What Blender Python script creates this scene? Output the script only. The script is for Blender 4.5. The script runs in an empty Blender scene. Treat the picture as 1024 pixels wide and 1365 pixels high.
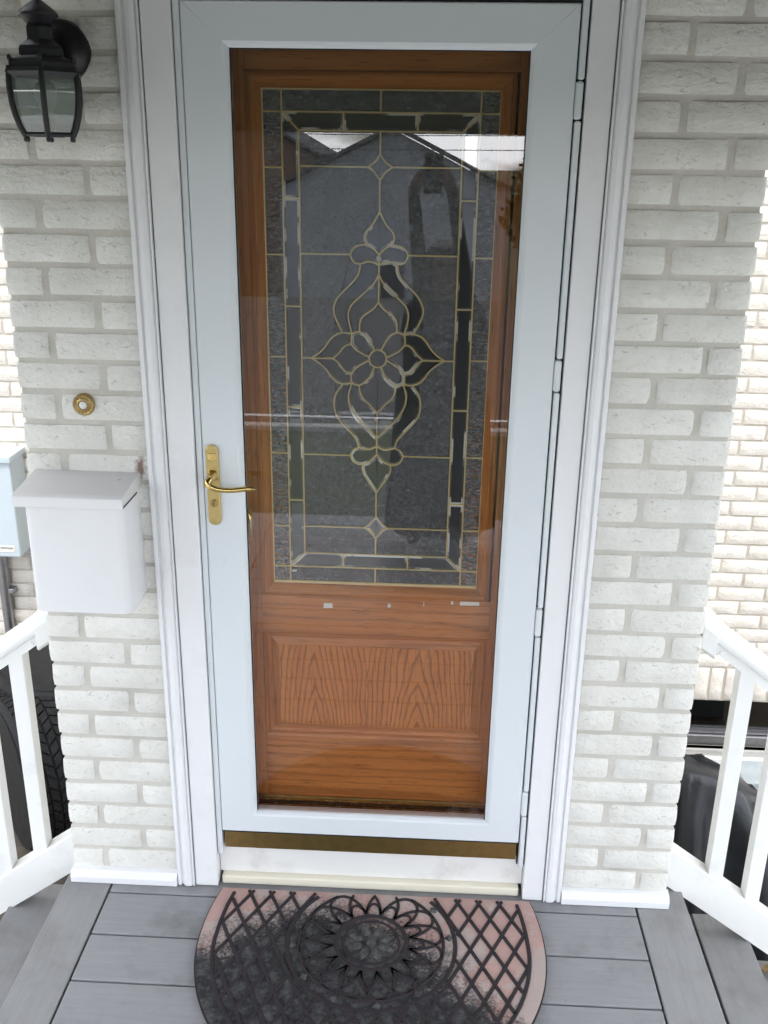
import bpy, bmesh, math, random
from mathutils import Vector, Matrix, noise
R = math.radians
random.seed(7)
scn = bpy.context.scene
col = scn.collection

# ------------------------------------------------------------------ camera, sky, sun, exposure
CAM = Vector((0.05938, -2.05307, 1.81488))
FW = Vector((-0.04044708, 0.93786761, -0.34462788))
RT = Vector((0.99873217, 0.04829279, 0.01420791))
DN = Vector((0.02996818, -0.34361628, -0.93863186))
FPX = 1292.738
cam_d = bpy.data.cameras.new('camera'); cam = bpy.data.objects.new('camera', cam_d); col.objects.link(cam)
m = Matrix((RT, -DN, -FW)).transposed().to_4x4(); m.translation = CAM
cam.matrix_world = m
cam_d.sensor_fit = 'VERTICAL'; cam_d.sensor_height = 36; cam_d.sensor_width = 27
cam_d.lens = 36 * FPX / 1365
cam_d.clip_start = 0.02; cam_d.clip_end = 2000
scn.camera = cam

SUN_EL, SUN_AZ = R(66), R(8)         # sun in front of the house (towards -y), a little to the right
w = bpy.data.worlds.new('World'); scn.world = w; w.use_nodes = True
nt = w.node_tree; nt.nodes.clear()
def wn(t, **k):
    n = nt.nodes.new(t)
    for a, b in k.items(): setattr(n, a, b)
    return n
wo = wn('ShaderNodeOutputWorld'); bg = wn('ShaderNodeBackground'); sky = wn('ShaderNodeTexSky', sky_type='NISHITA')
sky.sun_disc = False; sky.sun_elevation = SUN_EL; sky.sun_rotation = math.pi - SUN_AZ; sky.air_density = 1.0; sky.dust_density = .4; sky.ozone_density = 2.0
tc = wn('ShaderNodeTexCoord'); mp = wn('ShaderNodeMapping'); mp.inputs['Scale'].default_value = (2.2, 2.2, 5.5); mp.inputs['Location'].default_value = (18.5, 10.5, 5.65)
nz = wn('ShaderNodeTexNoise'); nz.inputs['Scale'].default_value = 2.6; nz.inputs['Detail'].default_value = 7; nz.inputs['Roughness'].default_value = 0.55
rp = wn('ShaderNodeValToRGB'); rp.color_ramp.elements[0].position = 0.46; rp.color_ramp.elements[1].position = 0.62
mx = wn('ShaderNodeMixRGB'); mx.inputs['Color2'].default_value = (56, 57, 59, 1)
L = nt.links.new
L(tc.outputs['Generated'], mp.inputs['Vector']); L(mp.outputs[0], nz.inputs['Vector']); L(nz.outputs['Fac'], rp.inputs[0])
L(rp.outputs[0], mx.inputs['Fac']); L(sky.outputs[0], mx.inputs['Color1']); L(mx.outputs[0], bg.inputs['Color']); L(bg.outputs[0], wo.inputs['Surface'])
bg.inputs['Strength'].default_value = 0.12
sd = bpy.data.lights.new('sun', 'SUN'); sd.energy = 2.6; sd.angle = R(6); sd.color = (1.0, 0.95, 0.88)
sun = bpy.data.objects.new('sun', sd); col.objects.link(sun)
sun.rotation_euler = Vector((-math.sin(SUN_AZ) * math.cos(SUN_EL), math.cos(SUN_AZ) * math.cos(SUN_EL), -math.sin(SUN_EL))).to_track_quat('-Z', 'Y').to_euler()
vs = scn.view_settings; vs.view_transform = 'Standard'; vs.look = 'None'; vs.gamma = 1; vs.exposure = .16; vs.use_curve_mapping = False
scn.render.engine = 'CYCLES'
scn.cycles.max_bounces = 10; scn.cycles.transparent_max_bounces = 16; scn.cycles.glossy_bounces = 6

def at(px, py, ax, val):
    d = FW + (px - 512) / FPX * RT + (py - 682.5) / FPX * DN
    return CAM + (val - CAM[ax]) / d[ax] * d

# ------------------------------------------------------------------ materials
class Mat:
    def __init__(s, name, base=(.5, .5, .5), rough=.6, metal=0, spec=.5):
        s.m = bpy.data.materials.new(name); s.m.use_nodes = True
        s.t = s.m.node_tree; s.b = s.t.nodes['Principled BSDF']
        s.b.inputs['Base Color'].default_value = (*base, 1); s.b.inputs['Roughness'].default_value = rough
        s.b.inputs['Metallic'].default_value = metal; s.b.inputs['Specular IOR Level'].default_value = spec
        s.c = s.t.nodes.new('ShaderNodeTexCoord'); s.h = None
    def n(s, t, ins=None, **k):
        n = s.t.nodes.new(t)
        for a, b in k.items(): setattr(n, a, b)
        for a, b in (ins or {}).items():
            if isinstance(b, bpy.types.NodeSocket): s.t.links.new(b, n.inputs[a])
            else: n.inputs[a].default_value = b
        return n
    def vec(s, scale=(1, 1, 1), loc=(0, 0, 0), src='Object', rnd=False):
        v = s.c.outputs[src]
        if rnd:
            oi = s.n('ShaderNodeObjectInfo')
            mu = s.n('ShaderNodeMath', {0: oi.outputs['Random'], 1: 37.0}, operation='MULTIPLY')
            cb = s.n('ShaderNodeCombineXYZ', {0: mu.outputs[0], 1: mu.outputs[0], 2: mu.outputs[0]})
            v = s.n('ShaderNodeVectorMath', {0: v, 1: cb.outputs[0]}, operation='ADD').outputs[0]
        return s.n('ShaderNodeMapping', {'Vector': v, 'Scale': scale, 'Location': loc}).outputs[0]
    def noise(s, scale, detail=4, rough=.55, v=None, dist=0):
        return s.n('ShaderNodeTexNoise', {'Vector': v if v else s.c.outputs['Object'], 'Scale': scale, 'Detail': detail, 'Roughness': rough, 'Distortion': dist}).outputs['Fac']
    def ramp(s, f, *stops):
        r = s.n('ShaderNodeValToRGB', {0: f}); e = r.color_ramp.elements
        while len(e) < len(stops): e.new(.5)
        for el, (p, c) in zip(e, stops): el.position = p; el.color = (*c, 1) if not isinstance(c, (int, float)) else (c, c, c, 1)
        return r.outputs[0]
    def mix(s, f, a, b, mode='MIX'):
        n = s.t.nodes.new('ShaderNodeMixRGB'); n.blend_type = mode
        for i, v in enumerate((f, a, b)):
            if isinstance(v, bpy.types.NodeSocket): s.t.links.new(v, n.inputs[i])
            else: n.inputs[i].default_value = v if i == 0 else (*v, 1)
        return n.outputs[0]
    def math(s, op, a, b=0.0):
        return s.n('ShaderNodeMath', {0: a, 1: b}, operation=op).outputs[0]
    def color(s, c): s.t.links.new(c, s.b.inputs['Base Color']); return s
    def rough(s, f): s.t.links.new(f, s.b.inputs['Roughness']); return s
    def bump(s, h, strength=.3, dist=.002):
        b = s.n('ShaderNodeBump', {'Height': h, 'Strength': strength, 'Distance': dist})
        if s.h: s.t.links.new(s.h, b.inputs['Normal'])
        s.h = b.outputs[0]; s.t.links.new(s.h, s.b.inputs['Normal']); return s

def brick_paint(name, a, b, pit):
    M = Mat(name, rough=.75, spec=.25)
    v = M.vec(rnd=True)
    big = M.noise(14, 5, .6, v); fine = M.noise(95, 5, .65, v)
    chip = M.noise(60, 3, .55, M.vec((1, 1, 1.9), rnd=True), 1.2)
    c = M.mix(M.ramp(big, (.32, 0.0), (.68, 1.0)), a, b)
    oi = M.n('ShaderNodeObjectInfo').outputs['Random']
    c = M.mix(M.math('MULTIPLY', oi, .22), c, tuple(x * .82 for x in a))
    c = M.mix(M.ramp(chip, (.625, 0.0), (.68, .55)), c, pit)
    c = M.mix(M.ramp(fine, (.58, 0.0), (.74, .35)), c, tuple(x * .75 for x in a))
    gp_ = M.n('ShaderNodeNewGeometry').outputs['Position']
    dd = M.n('ShaderNodeVectorMath', {0: M.n('ShaderNodeVectorMath', {0: gp_, 1: (-.578, 0, 1.150)}, operation='SUBTRACT').outputs[0], 1: (1.9, .2, .75)}, operation='MULTIPLY').outputs[0]
    ds = M.n('ShaderNodeVectorMath', {0: dd}, operation='LENGTH').outputs['Value']
    st_ = M.math('ADD', M.math('MULTIPLY', ds, 16.0), M.math('MULTIPLY', M.n('ShaderNodeTexNoise', {'Vector': gp_, 'Scale': 90, 'Detail': 5, 'Roughness': .7}).outputs['Fac'], 1.1))
    c = M.mix(M.ramp(st_, (.66, .85), (1.0, 0.0)), c, (.19, .085, .055))     # rust run beside the mailbox
    lo = M.n('ShaderNodeTexNoise', {'Vector': gp_, 'Scale': 5.5, 'Detail': 6, 'Roughness': .65}).outputs['Fac']
    c = M.mix(M.ramp(lo, (.54, 0.0), (.76, .4)), c, tuple(x * .72 for x in a))
    M.color(c)
    M.bump(fine, .8, .004).bump(chip, .5, .004).bump(M.noise(30, 4, .55, M.vec((1, 1, 1.6), rnd=True)), .55, .007)
    return M.m
M_BRICK = brick_paint('white_painted_brick', (.745, .73, .675), (.84, .83, .785), (.42, .395, .35))
M_CREAM = brick_paint('cream_brick', (.71, .665, .60), (.80, .76, .70), (.46, .41, .35))
def mortar(name, a, b):
    M = Mat(name, rough=.9, spec=.15)
    gp_ = M.n('ShaderNodeNewGeometry').outputs['Position']
    lo = M.n('ShaderNodeTexNoise', {'Vector': gp_, 'Scale': 5.5, 'Detail': 6, 'Roughness': .65}).outputs['Fac']
    c = M.mix(M.noise(22, 5), a, b); M.color(M.mix(M.ramp(lo, (.48, 0.0), (.72, .55)), c, tuple(x * .66 for x in a))); M.bump(M.noise(160, 4), .7, .003).bump(M.noise(30, 4), .5, .004)
    return M.m
M_MORTAR = mortar('painted_mortar', (.54, .515, .46), (.67, .645, .595))
M_MORTAR2 = mortar('cream_mortar', (.47, .43, .38), (.58, .54, .48))

def white_paint(name, base, dirt=.25, rough=.38, dirtcol=(.40, .39, .37)):
    M = Mat(name, base, rough, spec=.4)
    n1 = M.noise(9, 6, .65); n2 = M.noise(130, 3, .6)
    c = M.mix(M.ramp(n1, (.55, 0.0), (.82, dirt)), base, dirtcol)
    c = M.mix(M.ramp(n2, (.70, 0.0), (.78, dirt * .8)), c, dirtcol)
    M.color(c); M.rough(M.ramp(n1, (.3, rough - .06), (.7, rough + .1))); M.bump(M.noise(60, 3), .06, .002)
    return M.m
M_TRIM = white_paint('white_trim_paint', (.80, .80, .81), .18)
M_STORM = white_paint('white_enamelled_aluminium', (.70, .735, .76), .06, .33)
M_VINYL = white_paint('white_railing_paint', (.82, .82, .80), .3, .42)
M_MAILBOX = white_paint('white_mailbox_enamel', (.78, .78, .79), .10, .35)
M_LID = white_paint('dusty_mailbox_lid', (.66, .65, .64), .55, .5, (.42, .40, .37))
M_SILL = white_paint('scuffed_white_sill', (.78, .77, .75), .55, .5, (.42, .38, .33))
M_CREAMSTRIP = white_paint('cream_threshold_paint', (.78, .73, .60), .2, .5, (.45, .38, .26))
M_GASKET = Mat('black_gasket', (.012, .012, .014), .6).m

def oak(name, axis, cath=False, tint=1.0):
    M = Mat(name, rough=.42, spec=.45)
    sc = {'z': (1, 1, .06), 'x': (.06, 1, 1)}[axis]
    v = M.vec(sc)
    pores = M.noise(260, 3, .6, v); streak = M.noise(34, 5, .6, v, .4)
    base = M.mix(M.ramp(streak, (.25, 0.0), (.80, 1.0)), (.53 * tint, .182 * tint, .038 * tint), (.70 * tint, .285 * tint, .072 * tint))
    c = M.mix(M.ramp(pores, (.56, 0.0), (.70, .55)), base, (.075, .022, .006))
    if cath:
        pp = M.n('ShaderNodeSeparateXYZ', {0: M.c.outputs['Object']})
        px = M.math('PINGPONG', M.math('ADD', pp.outputs[0], .145), .13)
        zz = M.math('ADD', M.math('MULTIPLY', M.math('SUBTRACT', pp.outputs[2], .17), .17), M.math('MULTIPLY', pp.outputs[0], .085))
        cb = M.n('ShaderNodeCombineXYZ', {0: px, 1: zz, 2: 0.0}).outputs[0]
        nd = M.n('ShaderNodeTexNoise', {'Vector': M.vec((1, 1, .35)), 'Scale': 9, 'Detail': 3})
        dv = M.n('ShaderNodeVectorMath', {0: nd.outputs['Color'], 1: (.046, .030, 0)}, operation='MULTIPLY')
        cv = M.n('ShaderNodeVectorMath', {0: cb, 1: dv.outputs[0]}, operation='ADD').outputs[0]
        wv = M.n('ShaderNodeTexWave', {'Vector': cv, 'Scale': 30, 'Distortion': 1.6, 'Detail': 3, 'Detail Scale': 6, 'Detail Roughness': .6}, wave_type='RINGS', rings_direction='Z', wave_profile='SAW').outputs['Fac']
        c = M.mix(M.ramp(wv, (.0, 0.0), (.58, .0), (.9, .62), (1.0, .15)), c, (.12, .036, .009))
        M.bump(wv, .12, .001)
    else:
        wv = M.n('ShaderNodeTexWave', {'Vector': v, 'Scale': 11, 'Distortion': 12, 'Detail': 3, 'Detail Scale': 1.4}, bands_direction='X' if axis == 'z' else 'Z').outputs['Fac']
        c = M.mix(M.ramp(wv, (.70, 0.0), (.97, .30)), c, (.14, .042, .010))
    M.color(c); M.bump(pores, .15, .0008)
    return M.m
M_OAKV = oak('stained_oak_upright', 'z'); M_OAKH = oak('stained_oak_cross', 'x'); M_OAKP = oak('stained_oak_cathedral', 'z', True, 1.12)
M_OAKM = oak('stained_oak_moulding', 'z', tint=.95)

def metal(name, c, r, var=.12):
    M = Mat(name, c, r, 1.0); n1 = M.noise(40, 5, .6)
    M.rough(M.ramp(n1, (.3, max(r - var, .05)), (.7, r + var)))
    M.color(M.mix(M.ramp(n1, (.45, 0.0), (.8, .5)), c, tuple(x * .55 for x in c)))
    return M.m
M_BRASS = metal('polished_brass', (.72, .52, .20), .22)
M_PLATE = metal('satin_brass', (.60, .46, .20), .36)
M_CAME = simple0 = Mat('brass_came', (.86, .70, .36), .34, .35).m
M_BRONZE = metal('bronze_anodised_strip', (.46, .33, .12), .45)
M_SWEEP = metal('smooth_bronze_strip', (.46, .33, .13), .40, .03)
M_BELL = metal('aged_brass', (.42, .30, .13), .40)
M_STEEL = metal('galvanised_steel', (.40, .40, .42), .45)

def lantern_black():
    M = Mat('black_powder_coat', (.012, .012, .015), .38, spec=.5); M.bump(M.noise(220, 4), .25, .001); return M.m
M_BLACK = lantern_black()

def thin_glass(name, tint, refl_rough=.0, ior=1.5, bump=None, boost=1.9, haze=0.0, hazecol=(.3, .32, .33), speck=None):
    # speck: (noise scale, mapping scale, ramp low, ramp high, most haze): cloudy relief of the glass face, or glints painted on the bevels
    m = bpy.data.materials.new(name); m.use_nodes = True; t = m.node_tree; t.nodes.clear(); l = t.links.new
    o = t.nodes.new('ShaderNodeOutputMaterial'); tr = t.nodes.new('ShaderNodeBsdfTransparent'); tr.inputs[0].default_value = (*tint, 1)
    gl = t.nodes.new('ShaderNodeBsdfGlossy'); gl.inputs['Roughness'].default_value = refl_rough; gl.inputs['Color'].default_value = (1, 1, 1, 1)
    fr = t.nodes.new('ShaderNodeFresnel'); fr.inputs['IOR'].default_value = ior
    mu = t.nodes.new('ShaderNodeMath'); mu.operation = 'MULTIPLY'; mu.inputs[1].default_value = boost; mu.use_clamp = True
    mx = t.nodes.new('ShaderNodeMixShader')
    l(fr.outputs[0], mu.inputs[0]); l(mu.outputs[0], mx.inputs[0]); l(gl.outputs[0], mx.inputs[2]); l(mx.outputs[0], o.inputs[0])
    base = tr.outputs[0]
    def nse(scale, detail, ms):
        tcn = t.nodes.new('ShaderNodeTexCoord'); n = t.nodes.new('ShaderNodeTexNoise'); mpn = t.nodes.new('ShaderNodeMapping')
        mpn.inputs['Scale'].default_value = ms; n.inputs['Scale'].default_value = scale; n.inputs['Detail'].default_value = detail
        l(tcn.outputs['Object'], mpn.inputs[0]); l(mpn.outputs[0], n.inputs['Vector']); return n.outputs['Fac']
    if haze or speck:
        df = t.nodes.new('ShaderNodeBsdfDiffuse'); df.inputs[0].default_value = (*hazecol, 1)
        m2 = t.nodes.new('ShaderNodeMixShader'); m2.inputs[0].default_value = haze
        if speck:
            r = t.nodes.new('ShaderNodeValToRGB'); e = r.color_ramp.elements; e[0].position = speck[2]; e[1].position = speck[3]
            e[0].color = (haze, haze, haze, 1); e[1].color = (speck[4],) * 3 + (1,)
            l(nse(speck[0], 4, speck[1]), r.inputs[0]); l(r.outputs[0], m2.inputs[0])
        l(tr.outputs[0], m2.inputs[1]); l(df.outputs[0], m2.inputs[2]); base = m2.outputs[0]
    l(base, mx.inputs[1])
    if bump:
        b = t.nodes.new('ShaderNodeBump'); b.inputs['Strength'].default_value = bump[1]; b.inputs['Distance'].default_value = bump[2]
        l(nse(bump[0], bump[4], bump[3]), b.inputs['Height'])
        for x in (gl, fr): l(b.outputs[0], x.inputs['Normal'])
    return m
M_STORMGLASS = thin_glass('storm_glass', (.98, .985, .98), boost=2.3)
M_CLEAR = thin_glass('bevelled_glass', (.42, .43, .42), .02, haze=.21, hazecol=(.33, .345, .36))
M_BEVEL_GLINT = thin_glass('ground_bevel_painted_glints', (.42, .43, .42), .10, haze=.10, hazecol=(.82, .85, .87), speck=(11, (1, 1, 1.3), .525, .57, .95), boost=2.4)  # ground edge with whitish patches painted in as glints
M_GRANITE = thin_glass('granite_texture_glass', (.35, .36, .35), .16, bump=(85, .8, .005, (1, 1, 1), 4), boost=1.6, haze=.11, hazecol=(.33, .36, .40), speck=(120, (1, 1, 1), .34, .70, .36))
M_WATER = thin_glass('water_texture_glass', (.35, .36, .35), .08, bump=(60, 1.0, .007, (1, 1, 2.2), 2), boost=1.8, haze=.09, hazecol=(.36, .39, .42), speck=(80, (1, 1, 2.2), .40, .66, .50))
M_LAMPGLASS = thin_glass('lantern_glass', (.55, .60, .58), .03, haze=.32, hazecol=(.36, .40, .38))
M_WINGLASS = thin_glass('basement_glass', (.30, .30, .30), .03, boost=1.4)

def deck_mat():
    M = Mat('grey_composite_board', rough=.62, spec=.3)
    v = M.vec((.12, 1.6, 1), rnd=True); blot = M.noise(7, 6, .65, M.vec(rnd=True))
    c = M.mix(M.noise(70, 4, .6, v), (.226, .227, .236), (.312, .313, .322))
    c = M.mix(M.ramp(blot, (.50, 0.0), (.74, .6)), c, (.13, .128, .125))
    c = M.mix(M.ramp(M.noise(48, 5, .7, M.vec(rnd=True)), (.66, 0.0), (.74, .5)), c, (.10, .09, .08))
    M.color(c); M.bump(M.noise(110, 4, .6, v), .3, .0015); return M.m
M_DECK = deck_mat()
def deck_mat_y():
    M = Mat('grey_composite_board_lengthwise', rough=.62, spec=.3)
    v = M.vec((1.6, .12, 1), rnd=True); blot = M.noise(6, 6, .65, M.vec(rnd=True))
    c = M.mix(M.noise(70, 4, .6, v), (.225, .224, .225), (.31, .31, .313))
    c = M.mix(M.ramp(blot, (.48, 0.0), (.75, .5)), c, (.135, .128, .115))
    M.color(c); M.bump(M.noise(110, 4, .6, v), .3, .0015); return M.m
M_DECKY = deck_mat_y()
def simple(name, a, b, sc, rough=.8, bs=.4, bd=.004, spec=.3):
    M = Mat(name, rough=rough, spec=spec); M.color(M.mix(M.ramp(M.noise(sc, 6, .6), (.3, 0.0), (.7, 1.0)), a, b)); M.bump(M.noise(sc * 6, 4), bs, bd); return M.m
M_CONC = simple('concrete', (.36, .36, .35), (.48, .48, .46), 6)
M_BLUECONC = simple('pale_blue_painted_concrete', (.25, .29, .32), (.36, .40, .42), 9)
M_BEIGE = simple('beige_parging', (.55, .48, .40), (.66, .60, .52), 8)
M_ASPH = simple('asphalt', (.04, .04, .042), (.065, .065, .065), 9)
M_LAWN = simple('grass_ground', (.035, .045, .022), (.06, .07, .035), 3)
M_DIRT = simple('packed_soil', (.09, .075, .06), (.15, .13, .10), 7)
M_TYRE = simple('black_tyre_rubber', (.012, .012, .013), (.024, .024, .025), 14, .7, .3, .002)
M_BAG = simple('black_plastic_cover', (.014, .016, .019), (.028, .031, .036), 10, .34, .25, .004, .5)
M_BOXM = white_paint('pale_blue_grey_enamel', (.50, .57, .62), .12, .4)
M_ROOF = simple('dark_shingles', (.05, .05, .055), (.085, .085, .09), 3)
M_SIDING = simple('grey_siding', (.26, .28, .32), (.34, .36, .40), 1.5)
M_BRICKFAR = simple('brown_house_brick', (.13, .085, .06), (.18, .12, .09), 2)
M_AWN = white_paint('dark_awning_metal', (.085, .095, .065), .2, .5)
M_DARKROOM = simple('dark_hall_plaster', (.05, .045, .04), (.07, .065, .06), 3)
M_LEAF = simple('tree_leaf', (.035, .06, .02), (.08, .10, .035), 2)
M_BARK = simple('bark', (.06, .045, .03), (.11, .085, .06), 8)
M_PAPER = simple('white_tape', (.70, .66, .60), (.78, .74, .68), 30)
M_BULB = simple('frosted_bulb', (.70, .70, .66), (.76, .76, .72), 4, .35)

# ------------------------------------------------------------------ mesh helpers
def mesh(name, verts, faces, mat=None, smooth=False):
    me = bpy.data.meshes.new(name); me.from_pydata([tuple(v) for v in verts], [], faces); me.update()
    b = bmesh.new(); b.from_mesh(me); bmesh.ops.recalc_face_normals(b, faces=b.faces); b.to_mesh(me); b.free()
    if mat: me.materials.append(mat)
    if smooth:
        for p in me.polygons: p.use_smooth = True
    return me
def obj(name, me, parent=None, loc=None, rot=None):
    o = bpy.data.objects.new(name, me); col.objects.link(o)
    if parent: o.parent = parent
    if loc: o.location = loc
    if rot: o.rotation_euler = rot
    return o
def tag(o, label=None, cat=None, group=None, kind=None):
    if cat and not kind: kind = 'thing'
    for k, v in (('label', label), ('category', cat), ('group', group), ('kind', kind)):
        if v: o[k] = v
    return o
def empty(name, loc, label, cat, group=None, kind=None):
    o = bpy.data.objects.new(name, None); col.objects.link(o); o.location = loc; o.empty_display_size = .1
    return tag(o, label, cat, group, kind)
class MB:
    def __init__(s): s.v = []; s.f = []
    def box(s, x0, x1, y0, y1, z0, z1):
        i = len(s.v)
        s.v += [(x, y, z) for x in (x0, x1) for y in (y0, y1) for z in (z0, z1)]
        s.f += [tuple(i + k for k in q) for q in ((0, 1, 3, 2), (4, 6, 7, 5), (0, 4, 5, 1), (2, 3, 7, 6), (0, 2, 6, 4), (1, 5, 7, 3))]; return s
    def prism(s, poly, axis, a, b):
        # poly: 2D points in the two other axes, extruded along axis from a to b
        def P(u, v, t): return {0: (t, u, v), 1: (u, t, v), 2: (u, v, t)}[axis]
        i = len(s.v); n = len(poly)
        s.v += [P(u, v, a) for u, v in poly] + [P(u, v, b) for u, v in poly]
        s.f += [tuple(range(i, i + n)), tuple(range(i + n, i + 2 * n))]
        s.f += [(i + k, i + (k + 1) % n, i + n + (k + 1) % n, i + n + k) for k in range(n)]; return s
    def tube(s, pts, rad, n=10, flat=1.0, cap=True):
        pts = [Vector(p) for p in pts]; i0 = len(s.v); prev = None
        for k, p in enumerate(pts):
            d = (pts[min(k + 1, len(pts) - 1)] - pts[max(k - 1, 0)]).normalized()
            up = Vector((0, 0, 1)) if abs(d.z) < .9 else Vector((0, 1, 0))
            a = d.cross(up).normalized() if prev is None else (prev - d * prev.dot(d)).normalized()
            prev = a; bb = d.cross(a)
            r = rad[k] if isinstance(rad, (list, tuple)) else rad
            for j in range(n):
                t = 2 * math.pi * j / n; s.v.append(p + a * (r * math.cos(t)) + bb * (r * flat * math.sin(t)))
        for k in range(len(pts) - 1):
            for j in range(n):
                q = i0 + k * n; s.f.append((q + j, q + (j + 1) % n, q + n + (j + 1) % n, q + n + j))
        if cap: s.f += [tuple(range(i0, i0 + n)), tuple(range(len(s.v) - n, len(s.v)))]
        return s
    def lathe(s, prof, n=24, c=(0, 0, 0), axis=2, phase=0):
        i0 = len(s.v)
        for r, h in prof:
            for j in range(n):
                t = 2 * math.pi * j / n + phase; a, b = r * math.cos(t), r * math.sin(t)
                s.v.append({2: (c[0] + a, c[1] + b, c[2] + h), 1: (c[0] + a, c[1] + h, c[2] + b), 0: (c[0] + h, c[1] + a, c[2] + b)}[axis])
        for k in range(len(prof) - 1):
            for j in range(n):
                q = i0 + k * n; s.f.append((q + j, q + (j + 1) % n, q + n + (j + 1) % n, q + n + j))
        if prof[0][0] > 1e-5: s.f.append(tuple(range(i0, i0 + n)))
        if prof[-1][0] > 1e-5: s.f.append(tuple(range(len(s.v) - n, len(s.v))))
        return s
    def build(s, name, mat, parent=None, loc=None, smooth=False, bevel=0, seg=2, rot=None):
        o = obj(name, mesh(name, s.v, s.f, mat, smooth), parent, loc, rot)
        if bevel:
            md = o.modifiers.new('bevel', 'BEVEL'); md.width = bevel; md.segments = seg; md.limit_method = 'ANGLE'; md.angle_limit = R(40)
            md.harden_normals = False
        if smooth:
            md = o.modifiers.new('edges', 'EDGE_SPLIT'); md.split_angle = R(42)
        return o

# ------------------------------------------------------------------ ground and street
G = -0.93
gm = MB()
nx, ny = 24, 40
def gz(x, y):
    d = max(0, -y - 18.0)
    return G - min(d * .16, 4.2) + (0.02 * noise.noise(Vector((x * .4, y * .4, 0))) if -7 < y < 6 and abs(x) > 2 else 0)
xs = [-600, -200, -80] + [-40 + 4 * i for i in range(21)] + [80, 200, 600]
ys = [600, 200, 60, 20, 8, 4, 2, 0, -2, -4, -6, -8, -10, -12, -14, -16, -18, -22, -26, -30, -34, -40, -46, -60, -100, -200, -600]
for y in ys:
    for x in xs: gm.v.append((x, y, gz(x, y)))
for a in range(len(ys) - 1):
    for b in range(len(xs) - 1):
        q = a * len(xs) + b; gm.f.append((q, q + 1, q + 1 + len(xs), q + len(xs)))
tag(gm.build('ground', M_LAWN), kind='structure')
tag(MB().box(-5, 5, -.05, 1.98, G - .2, G + .012).build('soil_bed', M_DIRT), kind='structure')
tag(MB().box(-6.5, -1.95, -7.8, -.05, G - .2, G + .03).build('bounce_slab_left', M_CONC), kind='structure')  # unseen slab, added to bounce sunlight onto the entry wall
tag(MB().box(1.9, 6.5, -7.8, -.05, G - .2, G + .03).build('bounce_slab_right', M_CONC), kind='structure')  # matching unseen slab on the right, also added for bounce light
tag(MB().box(-40, 40, -7.95, -7.80, G - .3, G + .05).build('kerb', M_CONC), kind='structure')
tag(MB().box(-40, 40, -17.6, -7.95, G - .3, G + .012).build('road', M_ASPH), kind='structure')
tag(MB().box(-40, 40, -8.42, -8.34, G, G + .016).build('road_marking', M_TRIM), kind='structure')

# ------------------------------------------------------------------ bricks
def brick_mesh(wd, h, d, seed, mat, nu=7, nv=3):
    rnd = random.Random(seed); V = []; F = []
    so = Vector((seed * 7.13, seed * 3.7, 0))
    idx = {}
    for j in range(nv + 1):
        for i in range(nu + 1):
            u, v = i / nu, j / nv
            eu = i in (0, nu); ev = j in (0, nv)
            x = -wd / 2 + wd * u; z = -h / 2 + h * v
            if i == 1: x = -wd / 2 + .008
            if i == nu - 1: x = wd / 2 - .008
            n1 = noise.noise(so + Vector((x * 22, z * 22, 0))); n2 = noise.noise(so + Vector((x * 30, z * 30, 5)))
            y = -d + .0018 * n1
            if eu or ev: y += .0045 + .0022 * n2
            if eu and ev: y += .003
            if eu: x += (.0022 * n2 - .0012) * (1 if u > .5 else -1)
            if ev: z += (.0018 * n2 - .0008) * (1 if v > .5 else -1)
            idx[i, j] = len(V); V.append((x, y, z))
    for j in range(nv):
        for i in range(nu): F.append((idx[i, j], idx[i + 1, j], idx[i + 1, j + 1], idx[i, j + 1]))
    ring = [idx[i, 0] for i in range(nu + 1)] + [idx[nu, j] for j in range(1, nv + 1)] + [idx[i, nv] for i in range(nu - 1, -1, -1)] + [idx[0, j] for j in range(nv - 1, 0, -1)]
    back = []
    for r in ring: x, y, z = V[r]; back.append(len(V)); V.append((x, .02, z))
    n = len(ring)
    for k in range(n): F.append((ring[k], ring[(k + 1) % n], back[(k + 1) % n], back[k]))
    me = mesh('brick', V, F, mat)
    for p in me.polygons: p.use_smooth = True
    me.set_sharp_from_angle(angle=R(50)) if hasattr(me, 'set_sharp_from_angle') else None
    return me
BC = {}
def brick_variant(wd, h, d, mat, tagk, nvar=5):
    key = (round(wd, 3), round(h, 3), tagk)
    if key not in BC: BC[key] = [brick_mesh(wd, h, d, hash(key) % 97 + 11 * k, mat, nu=max(3, int(wd / .027))) for k in range(nvar)]
    return random.choice(BC[key])
P = 0.0677; Z0 = 0.0326; JT = 0.0108
XWL, XWR = -0.837, 0.718          # outer corners of the brick entry
XBL, XBR = -0.5565, 0.4445        # brick stops at the door trim
YB = 2.0                          # the house wall behind
ZT = 2.95
wall = MB()
wall.box(XWL + .007, XBL + .01, .0015, .20, -.93, ZT); wall.box(XBR - .01, XWR - .007, .0015, .20, -.93, ZT)
wall.box(XBL + .01, XBR - .01, .0015, .20, 2.19, ZT)
wall.box(XWL + .007, XWL + .14, .20, YB, -.93, ZT); wall.box(XWR - .14, XWR - .007, .20, YB, -.93, ZT)
entry = wall.build('brick_wall', M_MORTAR)
tag(entry, 'white painted brick wall of the projecting entry, around the front door', 'wall')
def put_brick(parent, x0, x1, zc, y, mat, key, h=P - JT, d=.005):
    me = brick_variant(x1 - x0, h, d, mat, key)
    o = obj('brick', me, parent, ((x0 + x1) / 2 + random.uniform(-.001, .001), y + random.uniform(-.0012, .0012), zc + random.uniform(-.0012, .0012)), (0, random.uniform(-.006, .006), 0))
    return o
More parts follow.
